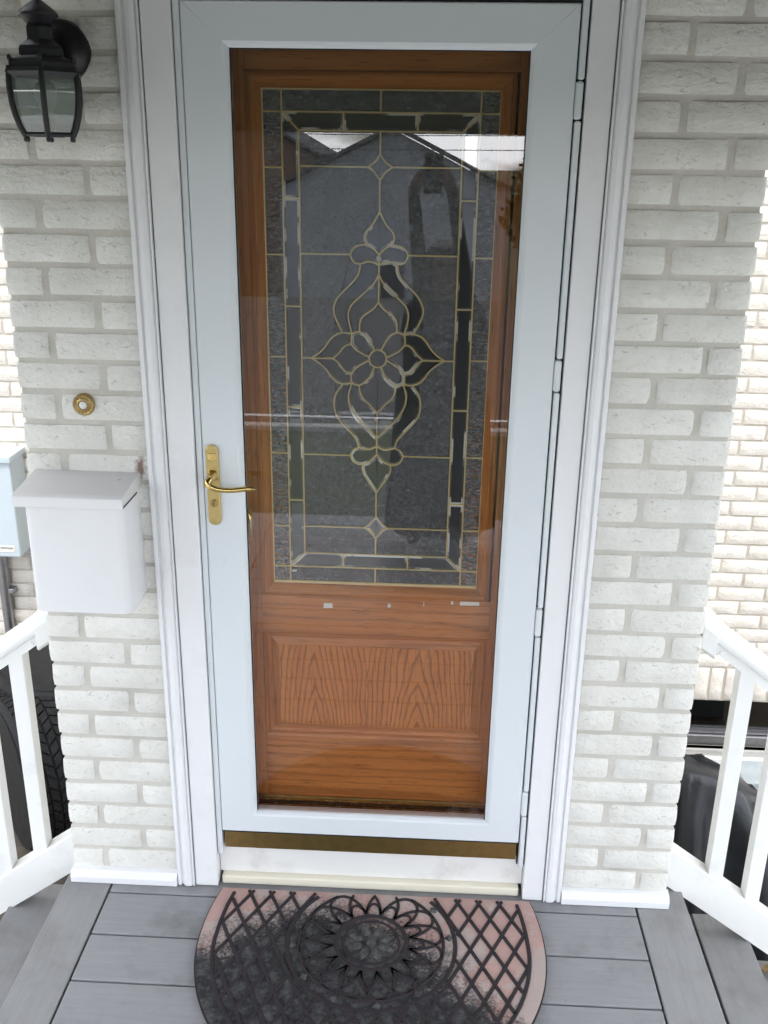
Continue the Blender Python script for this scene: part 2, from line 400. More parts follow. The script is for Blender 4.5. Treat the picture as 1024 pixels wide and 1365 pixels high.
for k in range(-13, 30):
    zc = Z0 + P * (29.5 - k)
    if k % 2 == 0:
        put_brick(entry, XWL, XWL + .186, zc, 0, M_BRICK, 'e'); put_brick(entry, XWL + .199, XBL, zc, 0, M_BRICK, 'e')
        put_brick(entry, XBR, XBR + .090, zc, 0, M_BRICK, 'e'); put_brick(entry, XBR + .103, XWR, zc, 0, M_BRICK, 'e')
    else:
        put_brick(entry, XWL, XWL + .080, zc, 0, M_BRICK, 'e'); put_brick(entry, XWL + .093, XBL, zc, 0, M_BRICK, 'e')
        put_brick(entry, XBR, XBR + .190, zc, 0, M_BRICK, 'e'); put_brick(entry, XBR + .203, XWR, zc, 0, M_BRICK, 'e')
    if zc - P / 2 > 2.19:
        x = XBL + .0125 + (0 if k % 2 else -.1)
        while x < XBR - .03:
            x0 = max(x, XBL + .0125); x1 = min(x + .1875, XBR - .0125)
            if x1 - x0 > .03: put_brick(entry, x0, x1, zc, 0, M_BRICK, 'e')
            x += .2
# side faces of the entry, one joined sheet of bricks on each side
for sx, X in ((-1, XWL), (1, XWR)):
    V = []; F = []
    for k in range(-13, 43):
        zc = Z0 + P * (29.5 - k); y = .004 + (.09 if k % 2 else .0)
        if k % 2: spans = [(.004, .082)]
        else: spans = []
        y = .094 if k % 2 else .004
        while y < YB - .02:
            spans.append((y, min(y + .1875, YB - .01))); y += .2
        for a, b in spans:
            i = len(V); e = .004
            h2 = (P - JT) / 2
            V += [(X - sx * .02, a, zc - h2), (X - sx * .02, b, zc - h2), (X - sx * .02, b, zc + h2), (X - sx * .02, a, zc + h2)]
            V += [(X + random.uniform(-.001, .001), a + e + random.uniform(0, .002), zc - h2 + e), (X + random.uniform(-.001, .001), b - e, zc - h2 + e), (X, b - e, zc + h2 - e), (X, a + e, zc + h2 - e)]
            F += [tuple(i + q for q in f) for f in ((4, 5, 6, 7), (0, 1, 5, 4), (1, 2, 6, 5), (2, 3, 7, 6), (3, 0, 4, 7))]
    o = obj('side_bricks', mesh('side_bricks', V, F, M_BRICK), entry); o['kind'] = 'stuff'

# house walls behind, to either side
WX0 = {-1: (-2.02, XWL - .02), 1: (XWR + .02, 1.92)}
WIN = (0.745, 2.30, -.836, -.571)
PB = 0.0683
for sx in (-1, 1):
    mb = MB()
    if sx < 0:
        mb.box(-5, XWL + .13, YB + .004, YB + .25, -.93, 4.6)
        wl = mb.build('brick_wall', M_MORTAR2); tag(wl, 'cream brick house wall behind the tyres and the grey utility box', 'wall')
    else:
        mb.box(XWR - .13, WIN[0], YB + .004, YB + .25, -.93, 4.6); mb.box(WIN[1], 5, YB + .004, YB + .25, -.93, 4.6)
        mb.box(WIN[0], WIN[1], YB + .004, YB + .25, WIN[3], 4.6); mb.box(WIN[0], WIN[1], YB + .004, YB + .25, -.93, WIN[2])
        wl = mb.build('brick_wall', M_MORTAR2); tag(wl, 'cream brick house wall above the basement window', 'wall')
    zb = -.395 if sx > 0 else -.56
    xa, xb = WX0[sx]
    if sx < 0: xa = -2.3; xb = -1.28
    else: xa = .95; xb = 1.95
    r = 0
    while zb + r * PB < 2.45:
        zc = zb + PB * (r + .5); x = xa + (0 if r % 2 else -.105) + .03
        while x < xb:
            put_brick(wl, x, x + .2015, zc, YB, M_CREAM, 'c', h=PB - .009, d=.004); x += .2105
        r += 1
    # everything past the bricks seen: one joined sheet
    V = []; F = []
    def fb(x0, x1, zc, hh):
        i = len(V); V.extend([(x0, YB + .01, zc - hh), (x1, YB + .01, zc - hh), (x1, YB + .01, zc + hh), (x0, YB + .01, zc + hh)])
        e = .003; V.extend([(x0 + e, YB - .003, zc - hh + e), (x1 - e, YB - .003, zc - hh + e), (x1 - e, YB - .003, zc + hh - e), (x0 + e, YB - .003, zc + hh - e)])
        F.extend(tuple(i + q for q in f) for f in ((4, 5, 6, 7), (0, 1, 5, 4), (1, 2, 6, 5), (2, 3, 7, 6), (3, 0, 4, 7)))
    r = 0
    while zb + r * PB < 4.5:
        zc = zb + PB * (r + .5); x = xa + (0 if r % 2 else -.105) + .03
        step = .2105
        n0 = int((5 + xa) / step) if sx < 0 else 2
        xx = x - step * n0
        while xx < (5 if sx > 0 else XWL - .1):
            seen = xx > x - .01 and xx < xb and zb + r * PB < 2.45
            if not seen and (xx > XWR - .15 if sx > 0 else True): fb(xx, xx + .2015, zc, (PB - .009) / 2)
            xx += step
        r += 1
    o = obj('far_bricks', mesh('far_bricks', V, F, M_CREAM), wl); o['kind'] = 'stuff'
    if sx > 0:   # upright course over the window, parged strip under it
        x = .77
        while x < 2.36:
            me = brick_variant(.165, PB - .012, .004, M_CREAM, 's')
            obj('brick', me, wl, (x, YB, -.483), (0, R(90), 0)); x += PB
        MB().box(.75, 5, YB - .006, YB + .02, -.93, -.905).build('plinth', M_BEIGE, wl)
        MB().box(.73, WIN[0], YB - .004, YB + .02, -.93, -.575).build('plinth', M_BEIGE, wl); MB().box(WIN[1], 5, YB - .004, YB + .02, -.93, -.575).build('plinth', M_BEIGE, wl)
    else:
        MB().box(-5, XWL - .0, YB - .006, YB + .02, -.93, -.566).build('plinth', M_BEIGE, wl)
bw = empty('basement_window', (1.4, YB, WIN[2]), 'dark basement window with grey frame and white sill under the brick wall', 'window')
def W(name, mat, x0, x1, y0, y1, z0, z1, par, **k):
    l = par.location; return MB().box(x0 - l.x, x1 - l.x, y0 - l.y, y1 - l.y, z0 - l.z, z1 - l.z).build(name, mat, par, **k)
W('pane', M_WINGLASS, WIN[0] + .02, WIN[1] - .02, YB + .07, YB + .074, WIN[2] + .05, WIN[3] - .01, bw)
W('frame', M_STEEL, WIN[0] - .002, WIN[1] + .002, YB + .03, YB + .09, WIN[2], WIN[2] + .055, bw, bevel=.004)
W('frame', M_STEEL, WIN[0] - .002, WIN[0] + .03, YB + .03, YB + .09, WIN[2] + .055, WIN[3], bw)
W('frame', M_STEEL, WIN[1] - .03, WIN[1] + .002, YB + .03, YB + .09, WIN[2] + .055, WIN[3], bw)
W('mullion', M_STEEL, 1.885, 1.915, YB + .04, YB + .085, WIN[2] + .055, WIN[3], bw)
W('glazing_bar', M_STEEL, WIN[0] + .03, WIN[1] - .03, YB + .045, YB + .08, WIN[2] + .06, WIN[2] + .072, bw)
W('sill', M_TRIM, WIN[0] - .05, WIN[1] + .05, YB - .03, YB + .03, -.905, -.868, bw, bevel=.004)
W('apron', M_CONC, WIN[0] - .02, WIN[1] + .02, YB - .012, YB + .03, -.868, WIN[2], bw)
W('reveal', M_DARKROOM, WIN[0], WIN[1], YB + .6, YB + .62, WIN[2], WIN[3] + .02, bw)

# house body that encloses the dark inside
hb = empty('house_block', (0, 4, -.93), 'rest of the house behind the cream brick walls, grey with a dark flat roof', 'house')
W('wall', M_SIDING, -5, 5, 6, 6.2, -.93, 4.6, hb); W('wall', M_SIDING, -5, -4.8, YB + .25, 6, -.93, 4.6, hb); W('wall', M_SIDING, 4.8, 5, YB + .25, 6, -.93, 4.6, hb)
W('roof', M_ROOF, -5.3, 5.3, YB - .35, 6.4, 4.6, 4.75, hb)
hall = MB().box(XWL + .14, XWR - .14, .2, YB + .3, -.05, 0.08)
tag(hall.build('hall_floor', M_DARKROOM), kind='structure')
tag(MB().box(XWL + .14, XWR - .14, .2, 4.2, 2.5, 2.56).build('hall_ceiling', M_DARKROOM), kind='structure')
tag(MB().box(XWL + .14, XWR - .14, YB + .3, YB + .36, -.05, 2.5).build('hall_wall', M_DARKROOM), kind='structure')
MB().box(XWL - .05, XWR + .05, -.02, YB, ZT, ZT + .08).build('roof', M_ROOF, entry)

# ------------------------------------------------------------------ white base trim, casing, brickmould
tr = empty('door_frame', (-.055, 0, 0), 'white painted wooden frame and moulding around the front door', 'door frame')
def T(name, mat, mb, **k):
    mb.v = [(v[0] - tr.location.x, v[1], v[2]) for v in mb.v]; return mb.build(name, mat, tr, **k)
def mould_profile(sx, xo):
    # outline in (x, y): xo outer edge, going towards the door with sign sx
    p = [(0, .03), (0, -.014), (.002, -.019), (.0095, -.020), (.011, -.016), (.0115, -.0135), (.013, -.0135), (.016, -.0165), (.021, -.021), (.029, -.0225), (.0365, -.0215), (.039, -.0185), (.0395, -.016), (.041, -.016), (.042, -.020), (.0445, -.0215), (.0455, -.019), (.0455, .03)]
    return [(xo + sx * a, b) for a, b in p]
for sx, xo in ((1, XBL - .001), (-1, XBR + .001)):
    T('brickmould', M_TRIM, MB().prism(mould_profile(sx, xo), 2, .004, 2.215 + (.0 if sx > 0 else .0)))
T('casing', M_TRIM, MB().box(XBL + .047, -.4505, -.0155, .16, .003, 2.17), bevel=.002)
T('casing', M_TRIM, MB().box(.3465, XBR - .047, -.0155, .16, .003, 2.17), bevel=.002)
T('head_casing', M_TRIM, MB().box(-.4505 + .001, .3465 - .001, -.0155, .16, 2.105, 2.17), bevel=.002)
T('head_mould', M_TRIM, MB().box(XBL + .046, XBR - .046, -.021, .03, 2.172, 2.215), bevel=.006)
T('door_stop', M_TRIM, MB().box(-.4495, -.385, .05, .16, .12, 2.104)); T('door_stop', M_TRIM, MB().box(.28, .3455, .05, .16, .12, 2.104))
T('sill_board', M_SILL, MB().box(-.4495, .3455, .014, .16, .028, .118), bevel=.003)
T('threshold_strip', M_CREAMSTRIP, MB().box(-.4420, .3370, -.004, .16, .002, .0275), bevel=.004)
T('threshold', M_BRONZE, MB().box(-.44, .34, .035, .15, .1185, .172))
for i in range(0): T('threshold_rib', M_BRONZE, MB().box(-.40, .30, .056 + i * .011, .061 + i * .011, .171, .200 - .006 * abs(i - 2) ), bevel=.0015)
for x0, x1, lab in ((XWL - .004, XBL - .002, 'white base trim board under the mailbox brickwork'), (XBR + .002, XWR + .004, 'white base trim board at the brickwork beside the door hinges')):
    bt = MB().prism([(.006, .002), (-.024, .002), (-.025, .020), (-.021, .030), (-.014, .036), (.006, .039)], 0, x0, x1).build('base_trim', M_TRIM)
    tag(bt, lab, 'trim board')

# ------------------------------------------------------------------ storm door
sd0 = Vector((-.4335, -.006, .12))
st = empty('storm_door', sd0, 'white full glass storm door with brass lever handle', 'door')
def S(name, mat, mb, **k):
    mb.v = [(v[0] - sd0.x, v[1] - sd0.y, v[2] - sd0.z) for v in mb.v]; return mb.build(name, mat, st, **k)
X0, X1, ZB, ZTP = -.4335, .3265, .1765, 2.0885
gx0, gx1, gz0, gz1 = -.3435, .2390, .2345, 2.0075
YF, YK = -.010, .026
def mitre(a, b, c, d, cx, cz):
    # a,b outer edge ends, c,d inner edge ends (x,z); chamfered inner lip and softened outer edge
    mb = MB()
    def lerp(p, q, t): return (p[0] + (q[0] - p[0]) * t, p[1] + (q[1] - p[1]) * t)
    prof = [(0, YK), (0, YF + .003), (.03, YF), (.86, YF), (.93, YF + .003), (1.0, YF + .011), (1.0, YK)]
    n = len(prof)
    for t, y in prof: q = lerp(a, d, t); mb.v.append((q[0], y, q[1]))
    for t, y in prof: q = lerp(b, c, t); mb.v.append((q[0], y, q[1]))
    mb.f = [(k, (k + 1) % n, n + (k + 1) % n, n + k) for k in range(n)] + [tuple(range(n)), tuple(range(n, 2 * n))]
    return mb
e = .0009
S('stile', M_STORM, mitre((X0, ZB), (X0, ZTP), (gx0, gz1 + e), (gx0, gz0 - e), 0, 0))
S('stile', M_STORM, mitre((X1, ZTP), (X1, ZB), (gx1, gz0 - e), (gx1, gz1 + e), 0, 0))
S('top_rail', M_STORM, mitre((X0 + e, ZTP), (X1 - e, ZTP), (gx1 - e, gz1), (gx0 + e, gz1), 0, 0))
S('bottom_rail', M_STORM, mitre((X1 - e, ZB), (X0 + e, ZB), (gx0 + e, gz0), (gx1 - e, gz0), 0, 0))
S('sweep', M_SWEEP, MB().box(X0 + .004, X1 - .004, -.002, .012, .1195, .1755))
S('sweep_seal', M_GASKET, MB().box(X0 + .004, X1 - .004, -.0065, .004, .1715, .176))
gp = MB(); gp.v = [(gx0 - .01, .008, gz0 - .01), (gx1 + .01, .008, gz0 - .01), (gx1 + .01, .008, gz1 + .01), (gx0 - .01, .008, gz1 + .01)]; gp.f = [(0, 1, 2, 3)]
S('glass_pane', M_STORMGLASS, gp)
# glazing seal round the glass
sl = MB(); q = .004
sl.box(gx0 - .002, gx0 + q * .4, .003, .010, gz0, gz1).box(gx1 - q * .4, gx1 + .002, .003, .010, gz0, gz1).box(gx0, gx1, .003, .010, gz1 - q * .4, gz1 + .002)
S('glazing_seal', M_GASKET, sl)
S('edge_strip', M_STORM, MB().box(-.4488, -.4352, -.0075, .045, .100, 2.10), bevel=.0025)
S('shadow_gap', M_GASKET, MB().box(-.4503, -.4489, .001, .03, .10, 2.104))
S('top_gap_seal', M_GASKET, MB().box(-.434, .345, -.001, .03, 2.0895, 2.1045))
segs = [2.1, 1.956, 1.885, 1.417, 1.347, .837, .764, .332, .258, .098]
for i in range(len(segs) - 1):
    a, b = segs[i + 1] + .0012, segs[i] - .0012
    if i % 2 == 0: S('hinge_rail', M_STORM, MB().box(.3300, .3425, -.0125, .03, a, b), bevel=.004, seg=3)
    else: S('hinge_knuckle', M_STORM, MB().box(.3272, .3420, -.0135, .03, a, b), bevel=.005, seg=3)
S('hinge_seal', M_GASKET, MB().box(.3267, .3462, .004, .03, .10, 2.10))
# handle: long plate with rounded ends, lever, lock
def pill(cx, z0, z1, hw, n=10):
    p = [(cx + hw * math.cos(math.pi * k / n), z1 - hw + hw * math.sin(math.pi * k / n)) for k in range(n + 1)]
    return p + [(cx + hw * math.cos(math.pi + math.pi * k / n), z0 + hw + hw * math.sin(math.pi + math.pi * k / n)) for k in range(n + 1)]
hp = S('handle', M_PLATE, MB().prism(pill(-.4115, 1.022, 1.212, .0145), 1, -.0175, -.0102), bevel=.0022, seg=2)
def H(name, mat, mb, **k):
    mb.v = [(v[0] - sd0.x, v[1] - sd0.y, v[2] - sd0.z) for v in mb.v]; return mb.build(name, mat, hp, **k)
H('badge', M_BRASS, MB().box(-.4215, -.4035, -.0186, -.0170, 1.176, 1.1925), bevel=.0006)
H('hub', M_BRASS, MB().lathe([(.0002, -.046), (.007, -.0455), (.0095, -.041), (.0098, -.030), (.012, -.022), (.0135, -.0174)], 20, (-.412, 0, 1.141), 1), smooth=True)
lv = [(-.412, -.040, 1.141), (-.4165, -.046, 1.136), (-.416, -.049, 1.130), (-.408, -.050, 1.1245), (-.396, -.050, 1.1205), (-.380, -.050, 1.1185), (-.362, -.049, 1.1185), (-.345, -.048, 1.1205), (-.330, -.047, 1.1225), (-.318, -.047, 1.1225), (-.311, -.048, 1.121)]
H('lever', M_BRASS, MB().tube(lv, [.007, .0085, .0085, .0075, .0068, .0062, .006, .0062, .0062, .0052, .0025], 12), smooth=True)
H('lock_cylinder', M_BELL, MB().lathe([(.0085, -.0172), (.0085, -.021), (.0072, -.0222), (.0002, -.0222)], 20, (-.4115, 0, 1.076), 1), smooth=True)
H('keyhole', M_GASKET, MB().box(-.4124, -.4106, -.0228, -.022, 1.0715, 1.0805))
# scraps of tape left on the glass
for (x, z, wd, hh) in ((-.158, .818, .022, .013), (-.014, .823, .008, .010), (.067, .830, .003, .012), (.133, .836, .006, .009), (.174, .835, .046, .010), (-.236, .905, .012, .006)):
    S('tape_scrap', M_PAPER, MB().prism([(x - wd / 2, z - hh / 2), (x + wd / 2, z - hh / 2 + .001), (x + wd / 2 - .001, z + hh / 2), (x - wd / 2 + .001, z + hh / 2)], 1, .0087, .0092))

# ------------------------------------------------------------------ entry door with leaded glass
YD = .088
ed0 = Vector((-.055, YD, .16))
ed = empty('oak_door', ed0, 'stained oak front door with ornate leaded glass behind the storm door', 'door')
def D(name, mat, mb, par=None, **k):
    mb.v = [(v[0] - ed0.x, v[1] - ed0.y, v[2] - ed0.z) for v in mb.v]; return mb.build(name, mat, par or ed, **k)
dx0, dx1 = -.448, .344
ox0, ox1, oz0, oz1 = -.330, .224, .803, 1.976       # moulding round the glass
qx0, qx1, qz0, qz1 = -.328, .231, .4045, .702        # lower panel opening
D('stile', M_OAKV, MB().box(dx0, ox0, YD, YD + .045, .172, 2.10)); D('stile', M_OAKV, MB().box(ox1 + .005, dx1, YD, YD + .045, .172, 2.10))
D('top_rail', M_OAKH, MB().box(ox0 + .0005, ox1 + .0045, YD + .0003, YD + .045, oz1, 2.10))
D('lock_rail', M_OAKH, MB().box(ox0 + .0005, ox1 + .0045, YD + .0003, YD + .045, qz1, oz0))
D('bottom_rail', M_OAKH, MB().box(ox0 + .0005, ox1 + .0045, YD + .0003, YD + .045, .172, qz0))
def frame_ring(x0, x1, z0, z1, prof, mat, name, par=None):
    # prof: list of (inset, y); four mitred pieces
    c = [(x0, z0, 1, 1), (x1, z0, -1, 1), (x1, z1, -1, -1), (x0, z1, 1, -1)]
    for k in range(4):
        a, b = c[k], c[(k + 1) % 4]; mb = MB(); n = len(prof)
        for cc in (a, b):
            for t, y in prof: mb.v.append((cc[0] + cc[2] * t, y, cc[1] + cc[3] * t))
        mb.f = [(j, (j + 1) % n, n + (j + 1) % n, n + j) for j in range(n)] + [tuple(range(n)), tuple(range(n, 2 * n))]
        D(name, mat[k % 2], mb, par)
frame_ring(ox0, ox1, oz0, oz1, [(0, YD + .04), (0, YD - .002), (.003, YD - .007), (.010, YD - .009), (.014, YD - .006), (.017, YD - .0055), (.026, YD + .002), (.031, YD + .007), (.033, YD + .010), (.033, YD + .04)], (M_OAKH, M_OAKM), 'glass_moulding')
frame_ring(qx0, qx1, qz0, qz1, [(0, YD + .04), (0, YD - .0005), (.006, YD + .003), (.010, YD + .010), (.016, YD + .012), (.034, YD + .0055), (.036, YD + .004), (.036, YD + .04)], (M_OAKH, M_OAKM), 'panel_moulding')
pnl = D('panel', M_OAKP, MB().box(qx0 + .036, qx1 - .036, YD + .0042, YD + .04, qz0 + .036, qz1 - .036))
D('weather_strip', M_BRONZE, MB().box(-.36, .252, YD - .008, YD - .0005, .176, .2245), bevel=.002)
for k in range(3): D('brass_rib', M_BRASS, MB().box(-.36, .252, YD - .022 + .004 * k, YD - .009, .183 + .0135 * k, .1915 + .0135 * k), bevel=.0015)
# outside handle set, mostly hidden behind the white stile
D('handle_escutcheon', M_BELL, MB().prism(pill(-.378, .985, 1.075, .022), 1, YD - .010, YD), bevel=.003)
D('grip', M_BRASS, MB().tube([(-0.362, YD - .01, 1.055), (-0.354, YD - .045, 1.060), (-0.343, YD - .062, 1.045), (-0.336, YD - .066, 1.015), (-0.339, YD - .062, .985), (-0.348, YD - .052, .962), (-.374, YD - .03, .945), (-.378, YD - .002, .935)], [.006, .0065, .0065, .0065, .006, .0055, .005, .005], 10), smooth=True)
D('deadbolt', M_BRASS, MB().lathe([(.0002, -.022), (.014, -.021), (.021, -.016), (.0225, -.006), (.0235, 0)], 22, (-.377, YD, 1.165), 1), smooth=True)
D('lower_mount', M_BELL, MB().lathe([(.0002, -.014), (.010, -.013), (.014, -.006), (.015, 0)], 18, (-.377, YD, .79), 1), smooth=True)
# leaded glass: left half traced, mirrored about the door's middle
YG = .100
UC = -.0525
def uz(p): q = at(p[0], p[1], 1, YG); return (q.x - UC, q.z)
CX = lambda y: 509.5 - (y - 118) * (509.5 - 498.6) / (778 - 118)     # picture x of the middle line
def cen(y): return (0.0, at(CX(y), y, 1, YG).z)
def spl(pts, n=5):
    # Catmull-Rom through points
    P_ = [Vector(p) for p in pts]
    if len(P_) < 3: return [tuple(p) for p in P_]
    out = []
    for i in range(len(P_) - 1):
        a = P_[max(i - 1, 0)]; b = P_[i]; c = P_[i + 1]; d = P_[min(i + 2, len(P_) - 1)]
        for k in range(n):
            t = k / n
            out.append(tuple(.5 * ((2 * b) + (c - a) * t + (2 * a - 5 * b + 4 * c - d) * t * t + (3 * b - a - 3 * c + d) * t ** 3)))
    out.append(tuple(P_[-1])); return out
def cv(*pts, n=5): return spl([p if isinstance(p[0], float) and abs(p[0]) < 1 else uz(p) for p in pts], n)
gL, gR, gB, gT = -.2465, .2435, .8365, 1.9435
zz = lambda y, x=430: at(x, y, 1, YG).z
xl1 = -.2055; xl2 = -.1705
h1, h2, k1, k2 = zz(149), zz(174), zz(755), zz(737)
gB = zz(777); gT = zz(118)
DT, DB = cen(206), cen(240)
d_tip = uz((490.7, 222.5)); zd = d_tip[1]
d_ul = cv(DT, (499.5, 216), d_tip, n=4); d_ll = cv(d_tip, (499, 229), DB, n=4)
T1 = cen(282.5); J1 = uz((488.5, 325.6)); TB = cen(340.0); LBc = cen(353.7); AP = cen(365.5); OG = cen(403.0)
t_l = cv(T1, (497.2, 298.7), (487.3, 310.4), (485.9, 318.6), J1)
t_b = cv(J1, (498.5, 332.0), TB)
LP = uz((467.2, 339.0)); A1 = uz((480.8, 351.6))
lobe1 = cv(J1, (476, 328), (469.5, 333.5), LP); lobe2 = cv(LP, (469, 345.0), (474, 350.5), A1); lobe3 = cv(A1, (490.5, 348.6), (499.5, 350.4), LBc)
F1 = uz((457, 443)); F2 = uz((469.5, 445.2)); F3 = uz((479.5, 442.2))
outc = cv(A1, (477.3, 366.6), (466.7, 379.5), (452.7, 393.6), (445.6, 407.6), (446.8, 421.7), F1)
innc = cv(AP, (497.2, 379.5), (480.8, 394.8), (467.9, 407.6), (464.4, 421.7), F2)
ogee = cv(OG, (497, 412.3), (484, 421.7), (479.8, 431), F3)
CC = cen(478.0); CR = .0195
def circ(a0, a1, n=8): return [(CC[0] + CR * math.cos(R(a0 + (a1 - a0) * k / n)), CC[1] + CR * math.sin(R(a0 + (a1 - a0) * k / n))) for k in range(n + 1)]
c_u = circ(112, 112, 1)[0]; c_m = circ(170, 170, 1)[0]; c_m2 = circ(190, 190, 1)[0]; c_d = circ(248, 248, 1)[0]
S1 = uz((468.6, 458.7)); S2 = uz((468.6, 497.3)); E1 = uz((469.5, 510.2)); E3 = uz((479, 513.5)); E2 = uz((457, 511.5))
LT = uz((415.5, 477)); LK = uz((444, 477.5))
pet_a = cv(F3, (488, 446.9), (494.5, 456.5), c_u); pet_t = cv(F2, (474, 443.2), F3); pet_s = cv(F2, (468.2, 451), S1); pet_b = cv(S1, (475.2, 466.2), (483.8, 471.6), c_m)
leaf_u = cv(F2, (463.5, 443.6), F1); leaf_u2 = cv(F1, (447.3, 446.3), (439.7, 453.3), (432.2, 464), (424.7, 471), LT)
lin_u = cv(LK, (451.6, 471), (458, 463), (463.4, 459.2), S1)
lin_d = cv(LK, (450.5, 482.3), (455.9, 489.8), (461.2, 495.2), S2)
pe2_a = cv(E3, (486, 509.7), (493.5, 501.6), c_d); pe2_t = cv(E1, (474, 512.4), E3); pe2_s = cv(E1, (468.0, 503.8), S2); pe2_b = cv(S2, (474, 490.9), (482.7, 485), c_m2)
leaf_d = cv(E1, (463, 511.4), E2); leaf_d2 = cv(E2, (448.3, 508), (440.8, 500.6), (434.4, 490.9), (425.8, 483.4), LT)
OG2 = cen(550.5); AP2 = cen(584.0); LB2 = cen(594.8); TB2 = cen(605.5); J2 = uz((484.2, 618.6)); T2 = cen(656.6)
ogee2 = cv(E3, (480, 522), (484.9, 531.7), (493.0, 539.2), OG2)
inn2 = cv(E1, (465, 524.2), (465.5, 536), (469.8, 546.8), (478.4, 559.6), (489.5, 570.4), AP2)
A2 = uz((478.5, 596.2)); LP2 = uz((467, 606.3))
out2 = cv(E2, (448.3, 524.2), (445.7, 536), (447.3, 549), (452.6, 559.6), (462.5, 570.7), (474.6, 584.4), A2)
lob3 = cv(LB2, (492, 598.8), A2); lob2 = cv(A2, (471.5, 599.0), LP2); lob1 = cv(LP2, (470.5, 614), (477, 618.2), J2); tb2 = cv(J2, (493, 615.2), TB2)
t_l2 = cv(J2, (483.3, 624), (485.6, 632.4), (493.0, 644), T2)
D2T, D2B = cen(689), cen(717.6); d2_tip = uz((486.5, 703.0)); zd2 = d2_tip[1]
d2_u = cv(D2T, (494.5, 696.5), d2_tip, n=4); d2_l = cv(d2_tip, (494, 709), D2B, n=4)
rv = lambda c: list(reversed(c))
mir = lambda c: [(-u, z) for u, z in c]
def loop(*cs):
    out = []
    for c in cs:
        c = c if isinstance(c, list) else [c]
        for p in c:
            if not out or (Vector(p) - Vector(out[-1])).length > 5e-4: out.append(tuple(p))
    if (Vector(out[0]) - Vector(out[-1])).length < 5e-4: out.pop()
    return out
glz = D('leaded_glass', M_DARKROOM, MB().box(UC + gL - .005, UC + gL - .001, YG, YG + .01, gB, gT))
def poly_area(p): return .5 * sum(p[i][0] * p[(i + 1) % len(p)][1] - p[(i + 1) % len(p)][0] * p[i][1] for i in range(len(p)))
def pane(p, mat, bevel=0.0, rise=.0022):
    if poly_area(p) < 0: p = p[::-1]
    n = len(p); b = bmesh.new()
    gx = UC - ed0.x; gy = YG - ed0.y; gzz = -ed0.z
    vo = [b.verts.new((u + gx, gy, z + gzz)) for u, z in p]
    if bevel:
        q = []
        for i in range(n):
            a, c, d = Vector(p[i - 1]), Vector(p[i]), Vector(p[(i + 1) % n])
            e1 = (c - a).normalized(); e2 = (d - c).normalized()
            n1 = Vector((-e1.y, e1.x)); n2 = Vector((-e2.y, e2.x)); nn = (n1 + n2)
            nn = nn.normalized() if nn.length > 1e-4 else n1
            k = bevel / max(nn.dot(n1), .42); q.append(c + nn * k)
        vi = [b.verts.new((v.x + gx, gy - rise, v.y + gzz)) for v in q]
        for i in range(n): b.faces.new((vo[i], vo[(i + 1) % n], vi[(i + 1) % n], vi[i]))
        f = b.faces.new(vi)
    else: f = b.faces.new(vo)
    bmesh.ops.triangulate(b, faces=[f])
    bmesh.ops.recalc_face_normals(b, faces=b.faces)
    for fc in b.faces:
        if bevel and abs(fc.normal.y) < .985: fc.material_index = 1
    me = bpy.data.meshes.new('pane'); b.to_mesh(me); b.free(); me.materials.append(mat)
    if bevel: me.materials.append(M_BEVEL_GLINT)
    return obj('pane', me, glz)
def came(c, wd=.0038, hgt=.0035):
    pts = [Vector((u, z)) for u, z in c]; mb = MB(); n = len(pts)
    for i, p in enumerate(pts):
        d = (pts[min(i + 1, n - 1)] - pts[max(i - 1, 0)]).normalized(); s = Vector((-d.y, d.x)) * wd / 2
        for k, y in ((-1, 0), (-.45, -hgt), (.45, -hgt), (1, 0)): mb.v.append((UC + p.x + s.x * k, YG - y_off + y, p.y + s.y * k))
    for i in range(n - 1):
        for k in range(3): q = i * 4 + k; mb.f.append((q, q + 1, q + 5, q + 4))
    D('came', M_CAME, mb, glz)
y_off = .0015
B4 = .0056
both = []
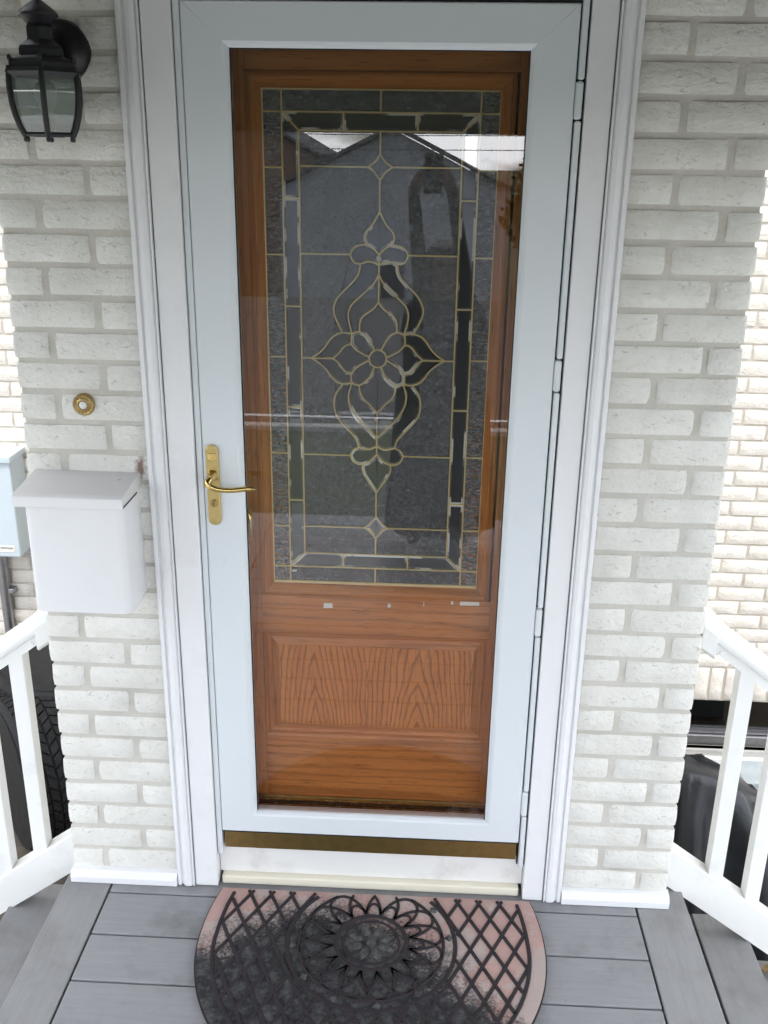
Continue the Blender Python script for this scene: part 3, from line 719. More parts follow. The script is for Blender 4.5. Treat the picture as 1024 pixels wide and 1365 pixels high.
# traced shapes: (outline, material, bevel); a True means mirror it
for p, mat, bv, mm in (
    (loop(t_l, t_b, rv(mir(t_b)), rv(mir(t_l))), M_CLEAR, B4, 0),
    (loop(rv(t_b), lobe1, lobe2, lobe3, TB), M_CLEAR, B4, 1),
    (loop(outc, rv(leaf_u), rv(innc), LBc, rv(lobe3)), M_CLEAR, B4, 1),
    (loop(innc, pet_t, rv(ogee), AP), M_CLEAR, B4, 1),
    (loop(ogee, pet_a, rv(mir(pet_a)), rv(mir(ogee))), M_CLEAR, B4, 0),
    (loop(pet_t, pet_a, circ(112, 170, 4), rv(pet_b), rv(pet_s)), M_CLEAR, B4, 1),
    (loop(leaf_u, leaf_u2, LK, lin_u, rv(pet_s)), M_CLEAR, B4, 1),
    (loop(lin_u, pet_b, circ(170, 190, 3), rv(pe2_b), rv(lin_d)), M_CLEAR, B4, 1),
    (loop(leaf_d, leaf_d2, LK, lin_d, rv(pe2_s)), M_CLEAR, B4, 1),
    (loop(pe2_t, pe2_a, rv(circ(190, 248, 4)), rv(pe2_b), rv(pe2_s)), M_CLEAR, B4, 1),
    (loop(rv(ogee2), pe2_a, circ(248, 292, 4), rv(mir(pe2_a)), mir(ogee2)), M_CLEAR, B4, 0),
    (loop(inn2, OG2, rv(ogee2), rv(pe2_t)), M_CLEAR, B4, 1),
    (loop(out2, rv(lob3), AP2, rv(inn2), leaf_d), M_CLEAR, B4, 1),
    (loop(lob3, lob2, lob1, tb2), M_CLEAR, B4, 1),
    (loop(rv(tb2), t_l2, rv(mir(t_l2)), mir(tb2)), M_CLEAR, B4, 0),
    (loop(circ(0, 352, 22)), M_CLEAR, .004, 0),
    (loop(d_ul, d_ll, rv(mir(d_ll)), rv(mir(d_ul))), M_CLEAR, B4, 0),
    (loop(d2_u, d2_l, rv(mir(d2_l)), rv(mir(d2_u))), M_CLEAR, B4, 0),
    (loop((xl2, h2), (0., h2), d_ul, (xl2, zd)), M_GRANITE, 0, 1),
    (loop((xl2, zd), d_ll, t_l, lobe1, (xl2, LP[1])), M_GRANITE, 0, 1),
    (loop((xl2, LP[1]), lobe2, outc, leaf_u2, (xl2, LT[1])), M_GRANITE, 0, 1),
    (loop((xl2, LT[1]), rv(leaf_d2), out2, lob2, (xl2, LP2[1])), M_GRANITE, 0, 1),
    (loop((xl2, LP2[1]), lob1, t_l2, d2_u, (xl2, zd2)), M_GRANITE, 0, 1),
    (loop((xl2, zd2), d2_l, (0., k2), (xl2, k2)), M_GRANITE, 0, 1)):
    pane(p, mat, bv)
    if mm: pane(mir(p), mat, bv)
# border panes
zl = [h1, zz(223, 370), zz(339, 370), zz(475, 375), zz(603, 375), zz(700, 378), k1]
zm = [zz(264, 390), zz(408, 393), zz(542, 396), zz(666, 398)]
um = xl1 + (459.4 - 379) / (507.6 - 379) * (0 - xl1)
def rect(x0, x1, z0, z1): return [(x0, z0), (x1, z0), (x1, z1), (x0, z1)]
for s in (1, -1):
    f = (lambda p: p) if s > 0 else mir
    for i in range(6): pane(f(rect(gL, xl1, zl[i + 1], zl[i])), M_WATER)
    pane(f(rect(gL, xl1, h1, gT)), M_WATER); pane(f(rect(gL, xl1, gB, k1)), M_WATER)
    pane(f(rect(xl1, 0., h1, gT)), M_GRANITE); pane(f(rect(xl1, 0., gB, k1)), M_GRANITE)
    pane(f([(xl1, h1), (xl2, h2), (um, h2), (um, h1)]), M_CLEAR, B4); pane(f([(xl1, k1), (xl2, k2), (um, k2), (um, k1)]), M_CLEAR, B4)
    pane(f([(xl1, h1), (xl2, h2), (xl2, zm[0]), (xl1, zm[0])]), M_CLEAR, B4)
    for i in range(3): pane(f(rect(xl1, xl2, zm[i + 1], zm[i])), M_CLEAR, B4)
    pane(f([(xl1, zm[3]), (xl2, zm[3]), (xl2, k2), (xl1, k1)]), M_CLEAR, B4)
    for c in ([(gL, z), (xl1, z)] for z in zl): came(f(c))
    for c in ([(xl1, z), (xl2, z)] for z in zm): came(f(c))
    for c in ([(xl1, gB), (xl1, gT)], [(xl2, k2), (xl2, h2)], [(xl1, h1), (xl2, h2)], [(xl1, k1), (xl2, k2)], [(um, h1), (um, h2)], [(um, k1), (um, k2)],
              [(gL + .001, gB), (gL + .001, gT)], [(xl2, zd), d_tip], [(xl2, LP[1]), LP], [(xl2, LT[1]), LT, LK], [(xl2, LP2[1]), LP2], [(xl2, zd2), d2_tip],
              d_ul, d_ll, t_l, t_b, lobe1, lobe2, lobe3, outc, innc, ogee, pet_a, pet_t, pet_s, pet_b, leaf_u, leaf_u2, lin_u, lin_d, pe2_a, pe2_t, pe2_s, pe2_b, leaf_d, leaf_d2,
              ogee2, inn2, out2, lob3, lob2, lob1, tb2, t_l2, d2_u, d2_l): came(f(c))
pane(rect(um, -um, h2, h1), M_CLEAR, B4); pane(rect(um, -um, k1, k2), M_CLEAR, B4)
for c in ([(-.2435 + .03, h1), (.2135, h1)], [(xl2, h2), (-xl2, h2)], [(xl1, k1), (-xl1, k1)], [(xl2, k2), (-xl2, k2)], [(0., gT), (0., h1)], [(0., gB), (0., k1)], [(0., h2), DT], [DB, T1], [TB, LBc], [LBc, OG],
          [OG2, LB2], [LB2, TB2], [T2, D2T], [D2B, (0., k2)], circ(0, 360, 28), [(gL, gT - .001), (-gL, gT - .001)]): came(c)
D('glazing_bead', M_CAME, MB().box(UC + gL, UC - gL, YG - .004, YG, gB - .004, gB + .006), glz)

# ------------------------------------------------------------------ porch deck, stairs
deck = empty('porch_deck', (-.045, -.8, 0), None, None, kind='structure')
def DK(name, mat, x0, x1, y0, y1, z0, z1, par=None, bev=.003):
    par = par or deck; l = par.location
    return MB().box(x0 - (x0 + x1) / 2, x1 - (x0 + x1) / 2, y0 - (y0 + y1) / 2, y1 - (y0 + y1) / 2, z0 - z1, 0).build(name, mat, par, loc=((x0 + x1) / 2 - l.x, (y0 + y1) / 2 - l.y, z1 - l.z), bevel=bev)
SL, SR = -.7335, .6400
EL, ER = -.858, .772
y = -.052; DK('deck_board', M_DECK, SL + .003, SR - .003, y + .003, .17, -.026, 0)
while y > -2.75:
    DK('deck_board', M_DECK, SL + .003, SR - .003, y - .1447 + .003, y - .0022, -.026, 0); y -= .1447
YE = y
DK('border_board', M_DECKY, EL, SL - .002, YE, .105, -.026, .0005); DK('border_board', M_DECKY, SR + .002, ER, YE, .105, -.026, .0005)
DK('joist_frame', M_DARKROOM, EL + .02, ER - .02, YE + .02, .1, -.92, -.034, bev=0)
RISE = .155
for sx, EX, lab in ((-1, EL, 'grey composite steps going down beside the tyres'), (1, ER, 'grey composite steps going down beside the black plastic cover')):
    stt = empty('porch_stair', (EX + sx * .5, -.6, G), lab, 'stairs')
    y1 = .14
    for k in range(1, 6):
        z = -RISE * k; ex = EX + sx * .2 * k
        a = sorted((ex - sx * .325, ex - sx * .1375)); b = sorted((ex - sx * .132, ex))
        DK('tread_board', M_DECKY, a[0], a[1], YE, y1, z - .026, z, stt); DK('tread_board', M_DECKY, b[0], b[1], YE, y1, z - .026, z + .0005, stt)
    for k in range(1, 7):
        ex = EX + sx * .2 * (k - 1) - sx * .028; r = sorted((ex - sx * .012, ex))
        DK('riser_board', M_DECKY, r[0], r[1], YE + .02, y1 - .01, -RISE * k + .001, -RISE * (k - 1) - .028, stt)
    for yy in (y1 - .03, YE + .06):
        pl = [(EX - sx * .06, -.05)]
        for k in range(1, 6): pl += [(EX + sx * (.2 * (k - 1) - .042), -RISE * k - .03), (EX + sx * (.2 * k - .042), -RISE * k - .03)]
        pl += [(EX + sx * .958, G), (EX - sx * .06, G)]
        mb = MB().prism(pl, 1, yy - .02, yy + .01); l = stt.location
        mb.v = [(v[0] - l.x, v[1] - l.y, v[2] - l.z) for v in mb.v]; mb.build('stringer', M_DARKROOM, stt)

# ------------------------------------------------------------------ stair railings
SLOPE = .725
YR = .068
def railing(sx, xw, ztop, zbot, xb0, lab):
    # xw: wall side start, ztop: top of the handrail at xw, zbot: underside of the lower rail at xw, xb0: first baluster centre
    r = empty('stair_railing', (xw + sx * .4, YR, zbot), lab, 'railing', None); l = r.location
    Ln = 1.16
    def put(name, mb, **k):
        mb.v = [(v[0] - l.x, v[1] - l.y, v[2] - l.z) for v in mb.v]; return mb.build(name, M_VINYL, r, **k)
    c = math.cos(math.atan(SLOPE))
    def sloped(prof, x0, x1, z0):   # prof in (y, z); runs down along x
        mb = MB(); n = len(prof)
        for xx in (x0, x1):
            for py, pz in prof: mb.v.append((xw + sx * xx, YR + py, z0 - SLOPE * xx + pz))
        mb.f = [(k, (k + 1) % n, n + (k + 1) % n, n + k) for k in range(n)] + [tuple(range(n)), tuple(range(n, 2 * n))]
        return mb
    cap = [(-.022, -.078), (-.022, -.052), (-.031, -.048), (-.036, -.036), (-.034, -.020), (-.026, -.008), (-.012, 0), (.012, 0), (.026, -.008), (.034, -.020), (.036, -.036), (.031, -.048), (.022, -.052), (.022, -.078)]
    put('handrail', sloped(cap, .022, Ln, ztop), smooth=True)
    low = [(-.024, 0), (.024, 0), (.024, .112), (.021, .116), (-.021, .116), (-.024, .112)]
    put('lower_rail', sloped(low, -.002, Ln, zbot))
    br = [(-.030, -.094), (-.040, -.086), (-.042, -.03), (-.036, -.008), (-.02, .008), (0, .012), (.02, .008), (.036, -.008), (.042, -.03), (.040, -.086), (.030, -.094)]
    put('bracket', sloped(br, -.004, .034, ztop), bevel=.003)
    put('screw', MB().lathe([(.0002, -.004), (.004, -.0035), (.0055, -.001), (.006, 0)], 12, (xw + sx * .052, YR - .022, ztop - SLOPE * .052 - .066), 1), smooth=True)
    k = 0
    while k < 10 and abs(xb0 + sx * .1045 * k - xw) < Ln - .05:
        xc = xb0 + sx * .1045 * k; t = abs(xc - xw); h = .0195
        put('baluster', MB().box(xc - h, xc + h, YR - h, YR + h, zbot - SLOPE * t + .085, ztop - SLOPE * t - .06), bevel=.002); k += 1
    xp = xw + sx * (Ln + .035)
    put('newel_post', MB().box(xp - .04, xp + .04, YR - .04, YR + .04, G, ztop - SLOPE * Ln + .10), bevel=.004)
    put('post_cap', MB().lathe([(.066, 0), (.066, .018), (.045, .03), (.012, .055), (.0005, .058)], 4, (xp, YR, ztop - SLOPE * Ln + .10), 2, R(45)))
    return r
railing(1, XWR + .012, .815, .018, .8545, 'white stair railing with square balusters in front of the black plastic cover')
railing(-1, XWL - .010, .772, -.012, -.9485, 'white stair railing with square balusters in front of the tyres')

# ------------------------------------------------------------------ doormat
mt0 = Vector((-.036, -.20, .0045))
mat_ = empty('doormat', mt0, 'half round black rubber doormat with worn pink lattice and rosette pattern', 'doormat')
def half(y):
    return .424 * math.sqrt(max(0, 1 - (y / (.52 if y > 0 else .435)) ** 2))
YM1 = .168
def outline(ins, n=60, top=0):
    ys_ = []; out = []
    lo = -.435
    for k in range(n + 1):
        t = -math.pi / 2 + (math.pi / 2 + math.asin(min(1, (YM1 - top) / .52))) * k / n
        y = (.435 if t < 0 else .52) * math.sin(t); x = .424 * math.cos(t)
        s = 1 - ins / .424 if t >= 0 else 1 - ins / .43
        out.append((x * s, y * s if t < 0 else y))
    return out + [(-x, y) for x, y in reversed(out[1:])]
M = Mat('worn_pink_rubber', rough=.85, spec=.2)
sp = M.n('ShaderNodeSeparateXYZ', {0: M.c.outputs['Object']})
wx, wy = sp.outputs[0], sp.outputs[1]
# the black worn patch: an ellipse left of the middle, ragged edge
ex = M.math('DIVIDE', M.math('ADD', wx, .105), .36); ey = M.math('DIVIDE', M.math('ADD', wy, .16), .315)
rr = M.math('SQRT', M.math('ADD', M.math('MULTIPLY', ex, ex), M.math('MULTIPLY', ey, ey)))
ex2 = M.math('DIVIDE', M.math('SUBTRACT', wx, .04), .34); ey2 = M.math('DIVIDE', M.math('ADD', wy, .30), .26)
rr2 = M.math('SQRT', M.math('ADD', M.math('MULTIPLY', ex2, ex2), M.math('MULTIPLY', ey2, ey2)))
ex3 = M.math('DIVIDE', M.math('ADD', wx, .40), .24); ey3 = M.math('DIVIDE', M.math('ADD', wy, .26), .27)
rr3 = M.math('SQRT', M.math('ADD', M.math('MULTIPLY', ex3, ex3), M.math('MULTIPLY', ey3, ey3)))
rm = M.math('MINIMUM', M.math('MINIMUM', rr, rr2), rr3)
rag = M.math('ADD', rm, M.math('MULTIPLY', M.math('SUBTRACT', M.noise(26, 7, .72), .5), .62))
rag = M.math('ADD', rag, M.math('MULTIPLY', M.math('SUBTRACT', M.noise(150, 4, .6), .5), .55))
wear = M.ramp(rag, (.74, 1.0), (1.14, 0.0))
pk = M.mix(M.noise(18, 5, .6), (.36, .225, .20), (.50, .345, .31))
gr = M.math('GREATER_THAN', M.math('ADD', M.noise(7, 3), M.math('MULTIPLY', M.noise(120, 3), .25)), .64)
pk = M.mix(M.math('MULTIPLY', gr, .6), pk, (.40, .37, .35))
blk = M.mix(M.ramp(M.noise(46, 6, .7), (.42, 0.0), (.72, 1.0)), (.024, .025, .027), (.095, .095, .095))
M.color(M.mix(wear, pk, blk)); M.bump(M.noise(190, 4), .5, .0015); M_MATTOP = M.m
M = Mat('scuffed_grey_rubber', rough=.8, spec=.25)
M.color(M.mix(M.ramp(M.noise(60, 6, .7), (.38, 0.0), (.66, 1.0)), (.026, .027, .028), (.105, .105, .103))); M.bump(M.noise(190, 4), .5, .0015); M_SCUFF = M.m
M = Mat('dark_rubber_ridge', rough=.7, spec=.3)
M.color(M.mix(M.noise(40, 5, .6), (.016, .013, .016), (.035, .028, .032))); M.bump(M.noise(160, 4), .4, .001); M_RIDGE = M.m
def MT(name, mb, mat, **k): return mb.build(name, mat, mat_, **k)
MT('base', MB().prism(outline(0), 2, 0, .006), M_RIDGE)
MT('face', MB().prism(outline(.003), 2, .006, .0085), M_MATTOP)
inn = outline(.042, top=.0)
def ridge(name, pts, wd, z=.0085, h=.0035):
    mb = MB(); pts = [Vector(p) for p in pts]; n = len(pts)
    cl = (pts[0] - pts[-1]).length < 1e-6
    for i, p in enumerate(pts):
        a = pts[i - 1] if i else (pts[-2] if cl else pts[0]); b = pts[i + 1] if i < n - 1 else (pts[1] if cl else pts[-1])
        d = (b - a).normalized(); s = Vector((-d.y, d.x)) * wd / 2
        for k, zz_ in ((-1, -.001), (-.6, h), (.6, h), (1, -.001)): mb.v.append((p.x + s.x * k, p.y + s.y * k, z + zz_))
    for i in range(n - 1):
        for k in range(3): q = i * 4 + k; mb.f.append((q, q + 1, q + 5, q + 4))
    return MT(name, mb, M_RIDGE)
hl = len(inn) // 2
ridge('border_ridge', [p for p in inn[:hl + 1] if p[1] < YM1 - .004], .011); ridge('border_ridge', [p for p in inn[hl + 1:] + inn[:1] if p[1] < YM1 - .004], .011)
RR = .205
RC = (0, .004)
def inside(x, y):
    if y > YM1 - .004 or y < -.43: return False
    return abs(x) < half(y) - .045 and math.hypot(x - RC[0], y - RC[1]) > RR + .004
for sgn in (1, -1):
    for k in range(-16, 17):
        # lattice lines: x = x0 + sgn * y * .52
        run = []
        for j in range(161):
            y = YM1 - .003 - j * .0038; x = k * .0535 + sgn * (y - .15) * .52
            if inside(x, y): run.append((x, y))
            else:
                if len(run) > 6: ridge('lattice_ridge', [run[0], run[len(run) // 2], run[-1]], .0105, h=.0035 - .0004 * (sgn > 0))
                run = []
        if len(run) > 6: ridge('lattice_ridge', [run[0], run[len(run) // 2], run[-1]], .0105, h=.0035 - .0004 * (sgn > 0))
def ring(name, r, wd, n=56, **k):
    pts = [(RC[0] + r * math.cos(2 * math.pi * j / n), RC[1] + r * math.sin(2 * math.pi * j / n)) for j in range(n + 1)]
    pts = [p for p in pts]
    if max(p[1] for p in pts) > YM1 - .006:
        pts = [(RC[0] + r * math.cos(math.pi / 2 + 2 * math.pi * j / n), RC[1] + r * math.sin(math.pi / 2 + 2 * math.pi * j / n)) for j in range(n + 1)]
        pts = [p for p in pts if p[1] < YM1 - .006]
    return ridge(name, pts, wd, **k)
ring('rosette_ring', .086, .013); ring('rosette_ring', .068, .006, h=.0028)
ring('rosette_ring', .205, .012); ring('rosette_ring', .176, .009)
NP = 16
def arc_petal(a0, half_w, r0, r1, wd, n=16):
    pts = []
    for j in range(n + 1):
        t = -1 + 2 * j / n; a = a0 + half_w * t; r = r0 + (r1 - r0) * (1 - abs(t) ** 2.2)
        pts.append((RC[0] + r * math.cos(a), RC[1] + r * math.sin(a)))
    run = []
    for p in pts + [(0, 9)]:
        if p[1] < YM1 - .003: run.append(p)
        else:
            if len(run) > 3: ridge('petal_ridge', run, wd)
            run = []
for k in range(NP):
    a = 2 * math.pi * k / NP
    arc_petal(a, math.pi / NP * 1.0, .092, .128, .0075)
    arc_petal(a + math.pi / NP, math.pi / NP * 1.95, .096, .174, .0085)
for k in range(12):
    a = 2 * math.pi * k / 12 + .13
    for r in (.1905,):
        p = (RC[0] + r * math.cos(a), RC[1] + r * math.sin(a))
        if p[1] < YM1 - .02:
            MT('knot', MB().lathe([(.011, 0), (.009, .004), (.004, .0052), (.0003, .0055)], 4, (p[0], p[1], .0085), 2, a), M_SCUFF)
for k in range(8):
    a = 2 * math.pi * k / 8 + math.pi / 8
    mb = MB(); n = 12; ca, sa = math.cos(a), math.sin(a)
    ringp = []
    for lv_, (sc, z) in enumerate(((1, 0), (.72, .004), (.3, .0055))):
        for j in range(n):
            t = 2 * math.pi * j / n; u = .041 + .019 * sc * math.cos(t); v = .0105 * sc * math.sin(t) * (1 - .35 * math.cos(t))
            mb.v.append((RC[0] + u * ca - v * sa, RC[1] + u * sa + v * ca, .0085 + z))
    for q in range(2):
        for j in range(n): mb.f.append((q * n + j, q * n + (j + 1) % n, (q + 1) * n + (j + 1) % n, (q + 1) * n + j))
    mb.f.append(tuple(range(2 * n, 3 * n))); MT('flower_petal', mb, M_SCUFF, smooth=True)
MT('flower_centre', MB().lathe([(.013, 0), (.011, .004), (.006, .006), (.0004, .0065)], 16, (RC[0], RC[1], .0085)), M_SCUFF, smooth=True)

# ------------------------------------------------------------------ mailbox
mb0 = Vector((-.694, 0, .845))
mail = empty('mailbox', mb0, 'white metal wall mailbox with sloping dusty lid beside the door', 'mailbox')
def MX(name, mat, mb, **k):
    mb.v = [(v[0] - mb0.x, v[1] - mb0.y, v[2] - mb0.z) for v in mb.v]; return mb.build(name, mat, mail, **k)
def rrect(x0, x1, y0, y1, r, n=5):
    # rounded at the front (y0) corners only
    p = [(x0, y1), (x1, y1)]
    p += [(x1 - r + r * math.cos(-math.pi / 2 * k / n), y0 + r + r * math.sin(-math.pi / 2 * k / n)) for k in range(n + 1)]
    p += [(x0 + r + r * math.cos(-math.pi / 2 - math.pi / 2 * k / n), y0 + r + r * math.sin(-math.pi / 2 - math.pi / 2 * k / n)) for k in range(n + 1)]
    return p
MX('body', M_MAILBOX, MB().prism(rrect(-.803, -.585, -.128, .004, .018), 2, .846, 1.112), smooth=True)
MX('lid_seam_shade', M_GASKET, MB().box(-.8033, -.5847, -.1290, -.02, 1.0945, 1.1045))  # dark strip standing in for the shade in the seam under the lid
lid = [(.002, 1.104), (.002, 1.138), (-.006, 1.140), (-.132, 1.127), (-.139, 1.123), (-.140, 1.100), (-.137, 1.100), (-.135, 1.104)]
MX('lid', M_LID, MB().prism(lid, 0, -.819, -.580), bevel=.002)
MX('lid_lip', M_MAILBOX, MB().box(-.8192, -.5798, -.1425, -.1392, 1.099, 1.1225), bevel=.0015)
MX('back_plate', M_MAILBOX, MB().box(-.80, -.59, -.002, .003, .85, 1.12))
MX('rivet', M_STEEL, MB().lathe([(.003, 0), (.0024, .0012), (.0003, .0016)], 10, (-.612, -.05, 1.1355)))

# ------------------------------------------------------------------ doorbell
bl0 = Vector((-.692, -.005, 1.293))
bell = empty('doorbell', bl0, 'round aged brass doorbell with pale button on the white brick', 'doorbell')
MB().lathe([(.0245, .008), (.0245, -.004), (.0215, -.0075), (.0165, -.006), (.0125, -.0085), (.0105, -.0085), (.0100, -.002), (.0002, -.002)], 32, (0, 0, 0), 1).build('ring', M_BELL, bell, smooth=True)
for k in range(14):
    a = 2 * math.pi * k / 14; MB().tube([(.0145 * math.cos(a), -.0072, .0145 * math.sin(a)), (.0215 * math.cos(a + .16), -.0072, .0215 * math.sin(a + .16))], .0011, 6).build('relief', M_BELL, bell)
MB().lathe([(.0088, -.003), (.0085, -.009), (.006, -.0112), (.0002, -.0118)], 22, (0, 0, 0), 1).build('button', M_BULB, bell, smooth=True)

# ------------------------------------------------------------------ wall lantern
ln0 = Vector((-.671, 0, 1.997))
lan = empty('wall_lantern', ln0, 'black coach lantern with clear glass panes on the white brick', 'lantern')
LX, LY = 0.001, -.112      # lantern axis from the plate centre
def N(name, mat, mb, **k): return mb.build(name, mat, lan, **k)
N('backplate', M_BLACK, MB().lathe([(.0565, .012), (.0575, -.004), (.054, -.011), (.046, -.014), (.040, -.022), (.026, -.028), (.0003, -.030)], 40, (0, 0, 0), 1), smooth=True)
N('arm', M_BLACK, MB().tube([(0, -.02, -.002), (0, -.05, .008), (LX, -.08, .014), (LX, LY, .016)], [.014, .013, .013, .015], 12), smooth=True)
N('cap', M_BLACK, MB().lathe([(.0004, .078), (.006, .077), (.012, .072), (.022, .065), (.031, .058), (.0355, .0525), (.0352, .049), (.029, .044), (.022, .036), (.016, .034), (.0004, .034)], 6 * 6, (LX, LY, 0)), smooth=True)
N('finial', M_BLACK, MB().lathe([(.0045, .074), (.004, .082), (.008, .087), (.0085, .093), (.005, .099), (.0004, .102)], 16, (LX, LY, 0)), smooth=True)
hexr = math.radians(-13)
N('crown', M_BLACK, MB().lathe([(.0004, .036), (.022, .036), (.0255, .030), (.0255, .010), (.028, .007), (.041, -.002), (.044, -.008), (.044, -.018), (.050, -.022), (.063, -.026), (.066, -.031), (.066, -.040), (.060, -.041), (.0004, -.036)], 6, (LX, LY, 0), 2, hexr))
prof = [(.0655, -.038), (.0685, -.055), (.0695, -.075), (.0680, -.098), (.0635, -.120), (.0560, -.142), (.0480, -.156)]
for k in range(6):
    a = hexr + k * math.pi / 3; b = a + math.pi / 3
    N('cage_bar', M_BLACK, MB().tube([(LX + r * math.cos(a), LY + r * math.sin(a), h) for r, h in prof], .0056, 8), smooth=True)
    N('foot', M_BLACK, MB().lathe([(.0004, -.167), (.003, -.166), (.0045, -.1625), (.0035, -.158), (.003, -.153)], 10, (LX + .048 * math.cos(a), LY + .048 * math.sin(a), 0)), smooth=True)
    N('knob', M_BLACK, MB().lathe([(.0004, -.018), (.0035, -.020), (.0042, -.024), (.003, -.029)], 8, (LX + .064 * math.cos(a), LY + .064 * math.sin(a), 0)), smooth=True)
    gl = MB()
    for r, h in prof:
        for t in (.06, .94): gl.v.append((LX + r * .985 * ((1 - t) * math.cos(a) + t * math.cos(b)), LY + r * .985 * ((1 - t) * math.sin(a) + t * math.sin(b)), h))
    gl.f = [(2 * j, 2 * j + 1, 2 * j + 3, 2 * j + 2) for j in range(len(prof) - 1)]
    N('glass_pane', M_LAMPGLASS, gl, smooth=True)
    for h, r, w_ in ((-.047, .0655, .0085), (-.153, .0485, .0042)):
        N('cage_rim', M_BLACK, MB().tube([(LX + r * math.cos(a), LY + r * math.sin(a), h), (LX + r * math.cos(b), LY + r * math.sin(b), h)], w_, 6))
N('base_plate', M_BLACK, MB().lathe([(.0004, -.152), (.030, -.152), (.033, -.155), (.030, -.158), (.0004, -.158)], 6, (LX, LY, 0), 2, hexr))
N('socket', M_BRASS, MB().lathe([(.011, -.152), (.011, -.125), (.009, -.122)], 14, (LX, LY, 0)), smooth=True)
N('bulb', M_BULB, MB().lathe([(.0004, -.058), (.009, -.060), (.017, -.066), (.021, -.076), (.021, -.086), (.016, -.100), (.011, -.112), (.010, -.124)], 20, (LX, LY, 0)), smooth=True)

# ------------------------------------------------------------------ utility box, conduit
ub = empty('utility_box', (-1.95, YB, .11), 'pale blue grey metal utility box on the cream house wall', 'utility box')
W('case', M_BOXM, -2.20, -1.722, 1.845, YB - .001, .115, .555, ub, bevel=.006)
W('hood', M_BOXM, -2.21, -1.712, 1.832, YB - .002, .556, .585, ub, bevel=.004)
W('rating_label', M_PAPER, -1.815, -1.745, 1.8432, 1.8452, .140, .170, ub)
W('label_print', M_STEEL, -1.808, -1.752, 1.8415, 1.8429, .158, .163, ub)
W('mounting_bar', M_STEEL, -2.2, -1.72, YB - .06, YB - .003, .085, .113, ub)
cp = empty('conduit_pipe', (-1.875, YB - .03, -.6), 'grey conduit pipe clipped to the cream wall below the utility box', 'pipe')
MB().tube([(0, 0, -.33), (0, 0, .3), (.004, 0, .68)], .023, 14).build('pipe', M_STEEL, cp, smooth=True)
MB().box(-.035, .05, -.012, .034, .48, .505).build('clip', M_STEEL, cp, bevel=.003)
MB().lathe([(.009, -.02), (.008, -.026), (.0004, -.027)], 6, (.04, .008, .4925), 1).build('bolt', M_STEEL, cp)

# ------------------------------------------------------------------ tyres
def tyre(loc, rot, lab, r=.33, wd=.215):
    t = empty('tyre', loc, lab, 'tyre', None); t.rotation_euler = rot
    hw = wd / 2
    MB().lathe([(.205, -hw + .02), (.215, -hw + .005), (.25, -hw - .004), (.29, -hw), (r - .022, -hw + .014), (r - .009, -hw + .032), (r - .009, hw - .032), (r - .022, hw - .014), (.29, hw), (.25, hw + .004), (.215, hw - .005), (.205, hw - .02), (.205, -hw + .02)], 56).build('carcass', M_TYRE, t, smooth=True)
    tr_ = MB(); nb = 44
    for row, (ya, yb, sk) in enumerate(((-hw + .024, -hw + .066, .5), (-.034, -.004, -.5), (.004, .034, .5), (hw - .066, hw - .024, -.5))):
        for k in range(nb):
            a0 = 2 * math.pi * (k + .06 + .25 * (row % 2)) / nb; a1 = 2 * math.pi * (k + .86 + .25 * (row % 2)) / nb; dk = sk * 2 * math.pi / nb
            i = len(tr_.v)
            for rr_ in (r - .012, r):
                for a, yy in ((a0, ya), (a1, ya), (a1 + dk, yb), (a0 + dk, yb)): tr_.v.append((rr_ * math.cos(a), rr_ * math.sin(a), yy))
            tr_.f += [(i + 4, i + 5, i + 6, i + 7)] + [(i + q_, i + (q_ + 1) % 4, i + 4 + (q_ + 1) % 4, i + 4 + q_) for q_ in range(4)]
    o = tr_.build('tread', M_TYRE, t); o['kind'] = 'stuff'
    rb = MB().lathe([(.285, hw + .0015), (.287, hw + .005), (.291, hw + .005), (.293, hw + .001)], 56); rb.lathe([(.285, -hw - .0015), (.287, -hw - .005), (.291, -hw - .005), (.293, -hw - .001)], 56)
    rb.build('sidewall_bead', M_TYRE, t, smooth=True)
    return t
tyre((-1.50, 1.27, G + .012 + .33), (R(90), 0, R(-52)), 'worn black tyre standing upright in front of the tyre stack')
for k, nm in enumerate(('bottom', 'middle', 'top')):
    tyre((-1.46 + .02 * (k % 2), 1.64 - .012 * k, G + .012 + .112 + k * .226), (0, 0, .4 * k), nm + ' black tyre of the stack lying against the cream wall')

# ------------------------------------------------------------------ black cover and pale block on the right
def cover(cx, cy):
    nU, nV = 96, 26; mb = MB()
    for j in range(nV + 1):
        t = j / nV
        for i in range(nU):
            a = 2 * math.pi * i / nU
            # top is a short ridge running in x, bottom is a wide skirt
            ca, sa = math.cos(a), math.sin(a)
            sx_ = (.10 + .17 * t ** .75 if ca < 0 else .20 + .42 * t ** .85); sy_ = .07 + .24 * t ** .8
            fold = (.03 + .06 * t) * (math.sin(a * 9 + 1.7 * math.sin(a * 2 + 3 * t)) * .5 + .5 * noise.noise(Vector((ca * 2.3, sa * 2.3, t * 1.4)))) * min(1, t * 6)
            zz_ = (-.105 if ca < .1 else -.105 - .10 * ca * (1 - t)) * (1 - t) + G * t + .02 * noise.noise(Vector((ca * 3, sa * 3, t * 5))) * (1 - t)
            mb.v.append((cx + ca * (sx_ + fold), cy + sa * (sy_ + fold), zz_ if j < nV else G + .012))
    for j in range(nV):
        for i in range(nU): q = j * nU; mb.f.append((q + i, q + (i + 1) % nU, q + nU + (i + 1) % nU, q + nU + i))
    mb.f.append(tuple(range(nU)))
    mb.v = [(v[0] - cx, v[1] - cy, v[2] - G) for v in mb.v]
    o = mb.build('plastic_cover', M_BAG, None, loc=(cx, cy, G), smooth=False)
    for p_ in o.data.polygons: p_.use_smooth = True
    return tag(o, 'black plastic cover draped in folds over something beside the stairs', 'cover')
cover(1.03, .78)
